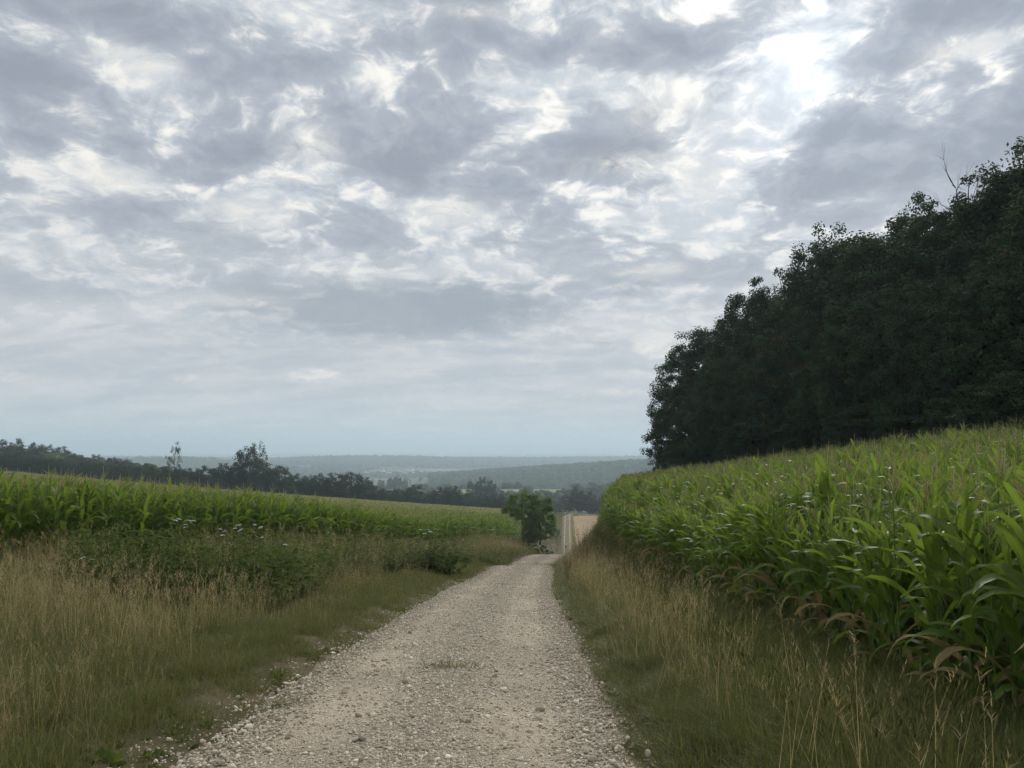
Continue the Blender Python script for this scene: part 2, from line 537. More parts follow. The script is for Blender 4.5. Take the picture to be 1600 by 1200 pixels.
def plain_mat(name, col, rough=0.8, spec=0.3, var=0.25, scale=6.0):
    m, b = new_mat(name)
    tc = b.n('ShaderNodeTexCoord')
    n = b.noise(tc.outputs['Object'], scale, 5.0, 0.6).outputs['Fac']
    c = b.mix(n, [x * (1 - var) for x in col], [min(1, x * (1 + var)) for x in col])
    finish(b, principled(b, c, rough, spec))
    return m

MAT = {}
GREEN_D, GREEN_L = (0.030, 0.055, 0.012), (0.085, 0.130, 0.028)
STRAW = (0.50, 0.39, 0.20)
MAT['maize_leaf'] = leaf_mat('maize_leaf', (0.050, 0.095, 0.016), (0.140, 0.210, 0.040), (0.28, 0.41, 0.052), 0.40, 0.60, 0.18, dry=(0.42, 0.30, 0.14), rib=(0.22, 0.28, 0.10))
MAT['maize_stalk'] = leaf_mat('maize_stalk', (0.10, 0.15, 0.04), (0.18, 0.24, 0.07), (0.1, 0.15, 0.04), 0.05, 0.5, 0.3)
MAT['tassel'] = leaf_mat('tassel', (0.36, 0.31, 0.14), (0.58, 0.52, 0.28), (0.56, 0.50, 0.22), 0.28, 0.8, 0.1)
MAT['grass'] = leaf_mat('grass', (0.048, 0.064, 0.016), (0.135, 0.155, 0.042), (0.20, 0.23, 0.05), 0.30, 0.6, 0.2, dry=STRAW, rnd=0.3)
MAT['wood_leaf'] = leaf_mat('wood_leaf', (0.016, 0.034, 0.017), (0.060, 0.105, 0.044), (0.065, 0.115, 0.030), 0.22, 0.6, 0.15, dry=(0.11, 0.075, 0.025), rnd=0.4)
MAT['belt_leaf'] = leaf_mat('belt_leaf', (0.014, 0.028, 0.011), (0.044, 0.072, 0.022), (0.05, 0.08, 0.015), 0.2, 0.6, 0.15, rnd=0.5)
MAT['bush_leaf'] = leaf_mat('bush_leaf', (0.030, 0.060, 0.012), (0.090, 0.145, 0.028), (0.12, 0.19, 0.028), 0.28, 0.55, 0.25, rnd=0.35)
MAT['weed_leaf'] = leaf_mat('weed_leaf', (0.032, 0.055, 0.010), (0.105, 0.145, 0.030), (0.17, 0.23, 0.03), 0.34, 0.75, 0.06, rnd=0.3)
MAT['roadside_leaf'] = leaf_mat('roadside_leaf', (0.055, 0.105, 0.016), (0.145, 0.225, 0.038), (0.22, 0.34, 0.035), 0.38, 0.7, 0.08, rnd=0.2)
MAT['umbel'] = leaf_mat('umbel', (0.55, 0.58, 0.46), (0.80, 0.80, 0.74), (0.6, 0.6, 0.5), 0.2, 0.8, 0.1)
MAT['dock'] = leaf_mat('dock', (0.07, 0.035, 0.018), (0.16, 0.08, 0.035), (0.12, 0.06, 0.03), 0.1, 0.8, 0.1)
MAT['pale_bush'] = leaf_mat('pale_bush', (0.26, 0.24, 0.12), (0.46, 0.42, 0.24), (0.4, 0.36, 0.2), 0.25, 0.8, 0.1)
MAT['bark'] = plain_mat('bark', (0.075, 0.060, 0.045), 0.9, 0.1, 0.4, 9.0)
MAT['forest'] = None

# ------------------------------------------------------------------ ground
def ground_material():
    m, b = new_mat('ground_soil_and_fields')
    g = b.n('ShaderNodeNewGeometry').outputs['Position']
    sp = b.n('ShaderNodeSeparateXYZ'); b.set(sp.inputs[0], g)
    n1 = b.noise(g, 0.9, 6.0, 0.6).outputs['Fac']
    n2 = b.noise(g, 14.0, 4.0, 0.65).outputs['Fac']
    soil = b.mix(b.smooth(n1, 0.35, 0.65), (0.050, 0.048, 0.022), (0.105, 0.085, 0.045))
    soil = b.mix(b.m('MULTIPLY', n2, 0.6), soil, (0.150, 0.125, 0.080))
    # distant parcels: pasture, cut meadow, ripe grain
    flat = b.vm('MULTIPLY', g, (1.0, 0.55, 0.0)).outputs[0]
    wob = b.noise(flat, 0.004, 3.0, 0.5).outputs['Color']
    fv = b.vm('ADD', flat, b.vm('SCALE', wob, scale=120.0).outputs[0]).outputs[0]
    vo = b.n('ShaderNodeTexVoronoi', feature='F1'); b.set(vo.inputs['Vector'], fv); vo.inputs['Scale'].default_value = 0.0042
    sc = b.n('ShaderNodeSeparateColor'); b.set(sc.inputs[0], vo.outputs['Color'])
    par = b.ramp(sc.outputs[0], [(0.0, (0.055, 0.080, 0.028)), (0.34, (0.085, 0.115, 0.04)), (0.56, (0.13, 0.15, 0.06)), (0.78, (0.20, 0.185, 0.09)), (0.92, (0.07, 0.095, 0.035))], 'CONSTANT')
    n3 = b.noise(g, 0.02, 5.0, 0.6).outputs['Fac']
    par = b.mix(b.m('MULTIPLY', n3, 0.5), par, (0.06, 0.08, 0.03))
    col = b.mix(b.smooth(sp.outputs[1], 360.0, 480.0), soil, par)
    nb = bump(b, b.m('ADD', n1, n2), 0.5, 0.05)
    finish(b, principled(b, col, 0.95, 0.1, nb))
    return m

def build_ground():
    r = np.concatenate([[0.0], np.geomspace(0.6, 42000.0, 300)])
    fine = np.arange(-44, 44.01, 0.4)
    rest = np.concatenate([np.arange(46, 180, 3.0), np.arange(180, 314, 3.0)])
    ang = np.radians(np.concatenate([fine, rest]))
    na = len(ang)
    V = [np.array([[0, 0, float(h(0, 0))]])]
    X = r[1:, None] * np.sin(ang)[None, :]; Y = r[1:, None] * np.cos(ang)[None, :]
    Z = h(X, Y)
    # the valley floor goes on behind the hill
    V.append(np.stack([X, Y, Z], -1).reshape(-1, 3))
    V = np.concatenate(V)
    nr = len(r) - 1
    i = np.arange(nr - 1)[:, None]; j = np.arange(na)[None, :]; j2 = (j + 1) % na
    F4 = np.stack([1 + i * na + j, 1 + i * na + j2, 1 + (i + 1) * na + j2, 1 + (i + 1) * na + j], -1).reshape(-1, 4)[:, ::-1]
    F3 = np.stack([np.zeros(na, int), 1 + (np.arange(na) + 1) % na, 1 + np.arange(na)], -1)
    me = mesh_np('ground', V, [F4, F3], None, [ground_material()], None, True)
    tag(obj('ground', me), kind='structure')
build_ground()

# ------------------------------------------------------------------ the gravel track
def road_material():
    m, b = new_mat('limestone_gravel')
    g = b.n('ShaderNodeNewGeometry').outputs['Position']
    uvx = attr_node(b, 'across')            # metres from the middle of the track
    n0 = b.noise(g, 0.55, 5.0, 0.6).outputs['Fac']
    n1 = b.noise(g, 5.0, 6.0, 0.7).outputs['Fac']
    v1 = b.n('ShaderNodeTexVoronoi', feature='F1'); b.set(v1.inputs['Vector'], g); v1.inputs['Scale'].default_value = 48.0
    v2 = b.n('ShaderNodeTexVoronoi', feature='F1'); b.set(v2.inputs['Vector'], g); v2.inputs['Scale'].default_value = 110.0
    c1 = b.n('ShaderNodeSeparateColor'); b.set(c1.inputs[0], v1.outputs['Color'])
    c2 = b.n('ShaderNodeSeparateColor'); b.set(c2.inputs[0], v2.outputs['Color'])
    stone = b.ramp(c1.outputs[0], [(0.0, (0.22, 0.185, 0.145)), (0.4, (0.37, 0.325, 0.255)), (0.8, (0.50, 0.445, 0.36)), (1.0, (0.66, 0.60, 0.51))])
    grit = b.ramp(c2.outputs[0], [(0.0, (0.15, 0.12, 0.088)), (0.55, (0.33, 0.275, 0.205)), (1.0, (0.52, 0.45, 0.35))])
    isst = b.m('MULTIPLY', b.smooth(v1.outputs['Distance'], 0.55, 0.30), b.smooth(c1.outputs[1], 0.35, 0.5))
    col = b.mix(isst, grit, stone)
    # compacted pale fines in the wheel tracks, humus in the middle and along the edges
    aw = b.m('ABSOLUTE', b.m('SUBTRACT', b.m('ABSOLUTE', uvx), 0.75))
    fines = b.m('MULTIPLY', b.smooth(aw, 0.6, 0.15), b.smooth(n0, 0.42, 0.62))
    col = b.mix(b.m('MULTIPLY', fines, 0.62), col, (0.54, 0.455, 0.345))
    ed = b.smooth(b.m('ABSOLUTE', uvx), 1.15, 1.75)
    midl = b.m('MULTIPLY', b.smooth(b.m('ABSOLUTE', uvx), 0.40, 0.0), b.smooth(n1, 0.45, 0.62))
    hum = b.m('MAXIMUM', b.m('MULTIPLY', ed, b.smooth(n1, 0.40, 0.58)), b.m('MULTIPLY', midl, 0.55))
    col = b.mix(hum, col, (0.105, 0.090, 0.055))
    hgt = b.m('ADD', b.m('MULTIPLY', isst, 1.0), b.m('MULTIPLY', c2.outputs[1], 0.35))
    nb = bump(b, hgt, 0.9, 0.014)
    finish(b, principled(b, col, 0.92, 0.15, nb))
    return m
MAT['road'] = road_material()

def ribbon(name, ys, half, zfun, mat, nx=26, ragged=0.0):
    ys = np.asarray(ys); s = np.linspace(-1, 1, nx)
    xr = x_road(ys)
    lo = half + ragged * wnoise(ys * 1.0, ys * 0 + 3.0, 5.0); hi_ = half + ragged * wnoise(ys, ys * 0 + 31.0, 4.0)
    w = np.where(s[None, :] < 0, lo[:, None], hi_[:, None])
    D = s[None, :] * w
    X = xr[:, None] + D; Y = np.repeat(ys[:, None], nx, 1)
    Z = zfun(X, Y)
    edge = np.abs(s)[None, :] ** 8
    Z = Z - 0.07 * edge
    V = np.stack([X, Y, Z], -1).reshape(-1, 3)
    i = np.arange(len(ys) - 1)[:, None] * nx; j = np.arange(nx - 1)[None, :]
    F = np.stack([i + j, i + j + 1, i + nx + j + 1, i + nx + j], -1).reshape(-1, 4)
    return mesh_np(name, V, F, {'across': D.ravel()}, [mat], None, True)

ys_road = np.concatenate([np.arange(-12, 20, 0.2), np.arange(20, 62, 0.4), np.arange(62, 206, 1.5)])
road = tag(obj('gravel_road', ribbon('gravel_road', ys_road, 1.72, road_z, MAT['road'], 34, 0.16)), kind='structure')

def track_material():
    m, b = new_mat('two_wheel_track')
    g = b.n('ShaderNodeNewGeometry').outputs['Position']
    uvx = attr_node(b, 'across')
    n1 = b.noise(g, 1.2, 5.0, 0.65).outputs['Fac']
    aw = b.m('ABSOLUTE', b.m('SUBTRACT', b.m('ABSOLUTE', uvx), 0.83))
    wheel = b.m('MULTIPLY', b.m('MULTIPLY', b.smooth(aw, 0.30, 0.08), b.smooth(n1, 0.34, 0.62)), 0.7)
    rest = b.mix(b.smooth(n1, 0.35, 0.6), (0.10, 0.092, 0.042), (0.19, 0.155, 0.085))
    col = b.mix(wheel, rest, (0.50, 0.44, 0.36))
    finish(b, principled(b, col, 0.95, 0.1))
    return m
tag(obj('far_track', ribbon('far_track', np.arange(206, 372, 2.0), 1.7, lambda x, y: h(x, y) + 0.10, track_material(), 24, 0.1)), kind='structure')

# ------------------------------------------------------------------ stubble field and cut meadows in the valley
def patch(name, xs, ys, lift, mat):
    X, Y = np.meshgrid(xs, ys)
    return X, Y
def field_sheet(name, fx0, fx1, ys, nx, lift, mat):
    ys = np.asarray(ys, float)
    s = np.linspace(0, 1, nx)
    x0 = fx0(ys); x1 = fx1(ys)
    X = x0[:, None] + (x1 - x0)[:, None] * s[None, :]; Y = np.repeat(ys[:, None], nx, 1)
    V = np.stack([X, Y, h(X, Y) + lift], -1).reshape(-1, 3)
    i = np.arange(len(ys) - 1)[:, None] * nx; j = np.arange(nx - 1)[None, :]
    F = np.stack([i + j, i + j + 1, i + nx + j + 1, i + nx + j], -1).reshape(-1, 4)
    return tag(obj(name, mesh_np(name, V, F, None, [mat], None, True)), kind='structure')
def field_mat(name, c1, c2, scale):
    m, b = new_mat(name)
    g = b.n('ShaderNodeNewGeometry').outputs['Position']
    n1 = b.noise(b.vm('MULTIPLY', g, (4.0, 0.5, 1.0)).outputs[0], scale, 5.0, 0.6).outputs['Fac']
    finish(b, principled(b, b.mix(b.smooth(n1, 0.35, 0.65), c1, c2), 0.95, 0.1))
    return m
field_sheet('stubble_field', lambda y: x_road(y) + 1.75, lambda y: x_road(y) + 24.0, np.arange(226, 338, 2.0), 22, 0.08, field_mat('stubble', (0.25, 0.18, 0.095), (0.35, 0.26, 0.145), 0.5))
field_sheet('meadow', lambda y: -170 + 0 * y, lambda y: 64 + 0 * y, np.arange(800, 1010, 6.0), 60, 0.35, field_mat('cut_meadow', (0.13, 0.155, 0.06), (0.20, 0.21, 0.09), 0.02))
field_sheet('grain_strip', lambda y: x_road(y) - 60, lambda y: x_road(y) + 40.0, np.arange(392, 424, 2.0), 40, 0.25, field_mat('green_crop', (0.07, 0.11, 0.05), (0.10, 0.15, 0.06), 0.2))
field_sheet('far_pasture', lambda y: -1150 + 0 * y, lambda y: -700 + 0 * y, np.arange(2900, 3320, 15.0), 40, 1.0, field_mat('pasture', (0.15, 0.18, 0.07), (0.21, 0.22, 0.10), 0.01))
field_sheet('village_meadow', lambda y: -560 + 0 * y, lambda y: -250 + 0 * y, np.arange(2250, 2520, 15.0), 40, 1.0, field_mat('hay_meadow', (0.18, 0.20, 0.09), (0.24, 0.25, 0.12), 0.01))

# ------------------------------------------------------------------ haze
def build_haze():
    b_ = MB()
    b_.box(-46000, 46000, -44000, 46000, -125, 100)
    m, b = new_mat('summer_haze')
    v = b.n('ShaderNodeVolumePrincipled')
    v.inputs['Color'].default_value = (0.70, 0.86, 1.0, 1.0)
    v.inputs['Density'].default_value = HAZE
    v.inputs['Anisotropy'].default_value = 0.2
    o = b.n('ShaderNodeOutputMaterial')
    b.set(o.inputs['Volume'], v.outputs[0])
    o = obj('haze', b_.mesh('haze', [m]))
    tag(o, 'pale blue haze hanging over the far valley', 'haze', kind='stuff')
HAZE = 2.5e-4
build_haze()

# ------------------------------------------------------------------ gravel
def stone_mesh(seed, nlat=4, nlon=7):
    r = np.random.default_rng(seed)
    V = [(0, 0, 1.0)]
    for i in range(1, nlat):
        th = math.pi * i / nlat
        for j in range(nlon):
            ph = 2 * math.pi * (j + 0.5 * (i % 2)) / nlon
            V.append((math.sin(th) * math.cos(ph), math.sin(th) * math.sin(ph), math.cos(th)))
    V.append((0, 0, -1.0))
    V = np.array(V)
    V *= (1 + r.uniform(-0.26, 0.22, (len(V), 1)))
    V *= np.array([1.0, r.uniform(0.6, 0.95), r.uniform(0.34, 0.6)])
    # a couple of broken facets
    for _ in range(3):
        n = r.normal(size=3); n /= np.linalg.norm(n)
        dd = V @ n; lim = 0.55 * dd.max()
        V -= np.outer(np.clip(dd - lim, 0, None), n)
    F3, F4 = [], []
    for j in range(nlon):
        F3.append((0, 1 + j, 1 + (j + 1) % nlon))
    for i in range(nlat - 2):
        for j in range(nlon):
            a = 1 + i * nlon + j; c = 1 + i * nlon + (j + 1) % nlon
            F4.append((a, a + nlon, c + nlon, c))
    last = len(V) - 1; s = 1 + (nlat - 2) * nlon
    for j in range(nlon):
        F3.append((last, s + (j + 1) % nlon, s + j))
    return V, F3, F4
def stone_mat():
    m, b = new_mat('limestone')
    oi = b.n('ShaderNodeObjectInfo').outputs['Random']
    tc = b.n('ShaderNodeTexCoord').outputs['Object']
    n = b.noise(tc, 2.2, 5.0, 0.65).outputs['Fac']
    c = b.ramp(oi, [(0.0, (0.30, 0.25, 0.18)), (0.35, (0.46, 0.395, 0.30)), (0.75, (0.61, 0.54, 0.425)), (1.0, (0.80, 0.74, 0.62))])
    c = b.mix(b.m('MULTIPLY', b.smooth(n, 0.5, 0.75), 0.35), c, (0.25, 0.205, 0.15))
    finish(b, principled(b, c, 0.9, 0.2))
    return m
MAT['stone'] = stone_mat()
STONES = []
for k in range(10):
    mb = MB(); V, f3, f4 = stone_mesh(100 + k); mb.add(V, f3, f4)
    STONES.append(mb.mesh('stone', [MAT['stone']]))

def gravel():
    n = 95000
    u = rng.random(n)
    Y = 3.0 * (64.0 / 3.0) ** (u ** 1.25)              # denser towards the viewer
    # more loose stone on the shoulders, less in the compacted wheel tracks
    d = rng.uniform(-1.95, 1.78, n)
    keep = rng.random(n) < np.where(np.abs(np.abs(d) - 0.75) < 0.3, 0.38, 1.0) * np.where(np.abs(d) > 1.5, 0.22, 1.0)
    Y, d = Y[keep], d[keep]; n = len(Y)
    X = x_road(Y) + d
    s = rng.gamma(2.2, 0.0028, n) + 0.0035 + 0.0003 * np.minimum(Y, 40)
    s = np.minimum(s, 0.036)
    Z = np.where(np.abs(d) < 1.66, road_z(X, Y), h(X, Y)) + s * 0.12
    rots = np.stack([rng.normal(0, 0.25, n), rng.normal(0, 0.25, n), rng.uniform(0, 6.28, n)], -1)
    sc = s[:, None] * rng.uniform(0.8, 1.25, (n, 3))
    scatter('gravel', np.stack([X, Y, Z], -1), rots, sc, rng.integers(0, 10, n), STONES, 'pale crushed limestone gravel loose on the farm track', 'gravel')
    # the largest stones, each its own piece of the road
    k = 0
    tries = 0
    while k < 290 and tries < 4000:
        tries += 1
        y = 3.9 + 9.5 * random.random() ** 1.5
        dd = random.uniform(-1.85, 1.7)
        x = float(x_road(y)) + dd
        z = float(road_z(np.array(x), np.array(y))) if abs(dd) < 1.64 else hz(x, y)
        r = random.uniform(0.020, 0.042) * (1.0 if random.random() < 0.85 else 1.35)
        o = obj('stone', STONES[k % 10], road, (x, y, z + r * 0.22), random.uniform(0, 6.28), (r * random.uniform(0.8, 1.3), r * random.uniform(0.7, 1.1), r * random.uniform(0.7, 1.1)))
        o.rotation_euler = (random.gauss(0, 0.2), random.gauss(0, 0.2), random.uniform(0, 6.28))
        k += 1
gravel()

# ------------------------------------------------------------------ grass and herb pieces
def blade(mb, base, az, height, lean, curve, width, v, dry, segs=3, mat=0):
    """one ribbon of grass; lean and curve in radians from upright"""
    t = np.linspace(0, 1, segs + 1)
    th = lean + curve * t
    ds = height / segs
    r = np.concatenate([[0], np.cumsum(np.sin((th[:-1] + th[1:]) / 2) * ds)])
    z = np.concatenate([[0], np.cumsum(np.cos((th[:-1] + th[1:]) / 2) * ds)])
    ca, sa = math.cos(az), math.sin(az)
    C = np.stack([base[0] + r * ca, base[1] + r * sa, base[2] + z], -1)
    w = width * (1 - t ** 1.6) * 0.5
    side = np.array([-sa, ca, 0.0])
    Lp = C[:-1] - side * w[:-1, None]; Rp = C[:-1] + side * w[:-1, None]
    V = np.empty((2 * segs + 1, 3)); V[0:2 * segs:2] = Lp; V[1:2 * segs:2] = Rp; V[-1] = C[-1]
    F4 = [(2 * i, 2 * i + 1, 2 * i + 3, 2 * i + 2) for i in range(segs - 1)]
    F3 = [(2 * segs - 2, 2 * segs - 1, 2 * segs)]
    mb.add(V, F3, F4, mat, v=v, dry=dry)
    return C

def seed_head(mb, C, n, length, spread, dry, width=0.004):
    tip = C[-1]; prev = C[-2]
    ax = (tip - prev); ax /= np.linalg.norm(ax)
    az0 = math.atan2(ax[1], ax[0])
    for i in range(n):
        f = random.random()
        p = tip - ax * length * f
        blade(mb, p, random.uniform(0, 6.28), random.uniform(0.25, 0.5) * length * (0.5 + f), spread + random.uniform(-.2, .3), 0.5, width, random.random(), dry, 2)

def grass_tuft(seed, n, hlo, hhi, spread, width, dry_p, stalks=0, shl=0.8, shh=1.1, heads=None, lean=0.45, drytone=(0.5, 1.0)):
    random.seed(seed)
    mb = MB()
    for i in range(n):
        r = spread * math.sqrt(random.random()); a = random.uniform(0, 6.28)
        dry = random.uniform(*drytone) if random.random() < dry_p else random.uniform(0, 0.15)
        blade(mb, (r * math.cos(a), r * math.sin(a), -0.02), a + random.gauss(0, 1.0), random.uniform(hlo, hhi), random.uniform(0.02, lean), random.uniform(0.1, 1.3), width * random.uniform(0.7, 1.3), random.random(), dry)
    for i in range(stalks):
        r = spread * math.sqrt(random.random()); a = random.uniform(0, 6.28)
        H = random.uniform(shl, shh)
        dry = random.uniform(0.15, 0.5) if heads == 'spike' else random.uniform(0.75, 1.0)
        C = blade(mb, (r * math.cos(a), r * math.sin(a), -0.02), random.uniform(0, 6.28), H, random.uniform(0.0, 0.28), random.uniform(0.05, 0.6), 0.0042, random.uniform(0.5, 1), dry, 5)
        if heads == 'panicle':
            seed_head(mb, C, 9, 0.16, 0.5, dry)
        elif heads == 'spike':
            ax = C[-1] - C[-2]; ax /= np.linalg.norm(ax)
            p = [C[-1] + ax * q for q in (0.0, 0.012, 0.04, 0.065, 0.078)]
            mb.tube(p, [0.002, 0.0065, 0.0078, 0.005, 0.0015], 5, 0, True, v=random.uniform(.2, .8), dry=random.uniform(0.1, 0.45))
    return mb.mesh('tuft', [MAT['grass']])

G_SHORT = [grass_tuft(10 + i, 34, 0.05, 0.15, 0.09, 0.0045, 0.30, lean=0.9, drytone=(0.2, 0.7)) for i in range(5)]
G_BROWN = [grass_tuft(30 + i, 30, 0.04, 0.13, 0.10, 0.004, 0.75, lean=1.1, drytone=(0.20, 0.60)) for i in range(4)]
G_MID = [grass_tuft(50 + i, 36, 0.22, 0.52, 0.13, 0.006, 0.30, lean=0.7, drytone=(0.2, 0.6)) for i in range(5)]
G_DRY = [grass_tuft(70 + i, 30, 0.28, 0.60, 0.14, 0.0048, 0.62, 2, 0.6, 0.95, 'panicle', lean=0.75, drytone=(0.25, 0.8)) for i in range(5)]
G_FOX = [grass_tuft(90 + i, 26, 0.28, 0.60, 0.13, 0.009, 0.10, 3, 0.36, 0.62, 'spike', lean=0.6, drytone=(0.2, 0.5)) for i in range(5)]
G_LUSH = [grass_tuft(110 + i, 30, 0.25, 0.58, 0.14, 0.010, 0.10, lean=0.7, drytone=(0.2, 0.5)) for i in range(4)]
G_STALK = [grass_tuft(130 + i, 0, 0.3, 0.5, 0.22, 0.005, 0, 4, 0.65, 1.15, 'panicle') for i in range(5)]

def leaflet(mb, base, az, pitch, L, W, v, fold=0.25, mat=0, dry=0.0):
    """small pointed leaf: six corners, folded along the midrib and drooping at the tip"""
    d = np.array([math.cos(az) * math.cos(pitch), math.sin(az) * math.cos(pitch), math.sin(pitch)])
    s = np.array([-math.sin(az), math.cos(az), 0.0])
    up = np.cross(d, s) * -1
    b0 = np.asarray(base, float)
    V = [b0, b0 + d * L * .45 + s * W * .5 + up * W * fold, b0 + d * L * .5, b0 + d * L * .45 - s * W * .5 + up * W * fold, b0 + d * L * 0.97 - np.array([0, 0, L * .18])]
    mb.add(V, [(0, 2, 1), (0, 3, 2), (1, 2, 4), (2, 3, 4)], None, mat, v=v, dry=dry)

def herb(seed, n_stems, hlo, hhi, spread, leafL, leafW, mat, per=12):
    """bushy leafy weed: upright stems with leaves all the way up"""
    random.seed(seed)
    stem, leaf = MB(), MB()
    for i in range(n_stems):
        r = spread * math.sqrt(random.random()); a = random.uniform(0, 6.28)
        H = random.uniform(hlo, hhi) * (1 - 0.35 * (r / spread) ** 2)
        b0 = np.array([r * math.cos(a) * 0.6, r * math.sin(a) * 0.6, -0.03]); out = np.array([math.cos(a), math.sin(a), 0.0])
        t = np.linspace(0, 1, 5)
        P = b0 + np.outer(t * H, [0, 0, 1.0]) + np.outer(t ** 1.5 * spread * 0.55 * (r / spread + 0.2), out)
        stem.tube(P, np.interp(t, [0, 1], [0.006, 0.002]), 4, 0, True, v=random.random(), dry=0.0)
        for k in range(per):
            f = 0.12 + 0.88 * (k + random.random()) / per
            p = np.array([np.interp(f, t, P[:, q]) for q in range(3)])
            L = leafL * (1.15 - 0.6 * f) * random.uniform(0.7, 1.25)
            leaflet(leaf, p, k * 2.4 + random.gauss(0, .4), random.uniform(-0.2, 0.7), L, L * leafW, min(1, 0.25 + 0.5 * f + random.uniform(-.2, .25)))
            leaflet(leaf, p, k * 2.4 + 3.1 + random.gauss(0, .4), random.uniform(-0.2, 0.7), L, L * leafW, min(1, 0.25 + 0.5 * f + random.uniform(-.2, .25)))
    return stem.mesh('stem', [MAT[mat]]), leaf.mesh('foliage', [MAT[mat]])

# ------------------------------------------------------------------ where grass grows
def verge(n, y0, y1, lo, hi, power=1.0, side=1):
    """random points at lo..hi metres beyond the edge of the track"""
    u = rng.random(n)
    Y = y0 * (y1 / y0) ** (u ** power)
    q = rng.uniform(0, 1, n)
    e = lo + (hi - lo) * q
    X = x_road(Y) + side * (1.55 + e)
    return X, Y, e
def put(name, sets, protos, label, cat='grass'):
    P, Rr, S, I = [], [], [], []
    for X, Y, s, i0, i1, tilt in sets:
        n = len(X)
        P.append(np.stack([X, Y, h(X, Y)], -1))
        Rr.append(np.stack([rng.normal(0, tilt, n), rng.normal(0, tilt, n), rng.uniform(0, 6.28, n)], -1))
        S.append(s); I.append(rng.integers(i0, i1, n))
    return scatter(name, np.concatenate(P), np.concatenate(Rr), np.concatenate(S), np.concatenate(I), protos, label, cat)

def rosette(seed):
    random.seed(seed); mb = MB()
    for i in range(9):
        a = i * 2.4 + random.gauss(0, .3); L = random.uniform(.07, .16)
        leaflet(mb, (0, 0, 0.0), a, random.uniform(0.1, 0.9), L, L * random.uniform(.35, .6), random.random())
    for i in range(random.randint(0, 3)):
        C = blade(mb, (0, 0, 0), random.uniform(0, 6.28), random.uniform(.15, .35), .1, .3, .004, .4, 0.6, 3)
    return mb.mesh('rosette', [MAT['weed_leaf']])
def in_view(X, Y, pad=0.06):
    return (np.abs(X / np.maximum(Y, 0.1)) < 0.637 + pad + 2.0 / np.maximum(Y, 1.0))

def left_corn_x(y):
    return np.interp(y, [0, 20, 34, 70, 100, 150, 220, 260], [-18.0, -13.0, -9.5, -3.6, -0.6, 3.4, 8.0, 11.0])
def right_corn_x(y):
    return np.interp(y, [0, 8, 14, 20, 30, 38, 44, 60, 90], [3.7, 3.85, 4.15, 4.5, 4.9, 5.15, 5.35, 7.4, 10.8])

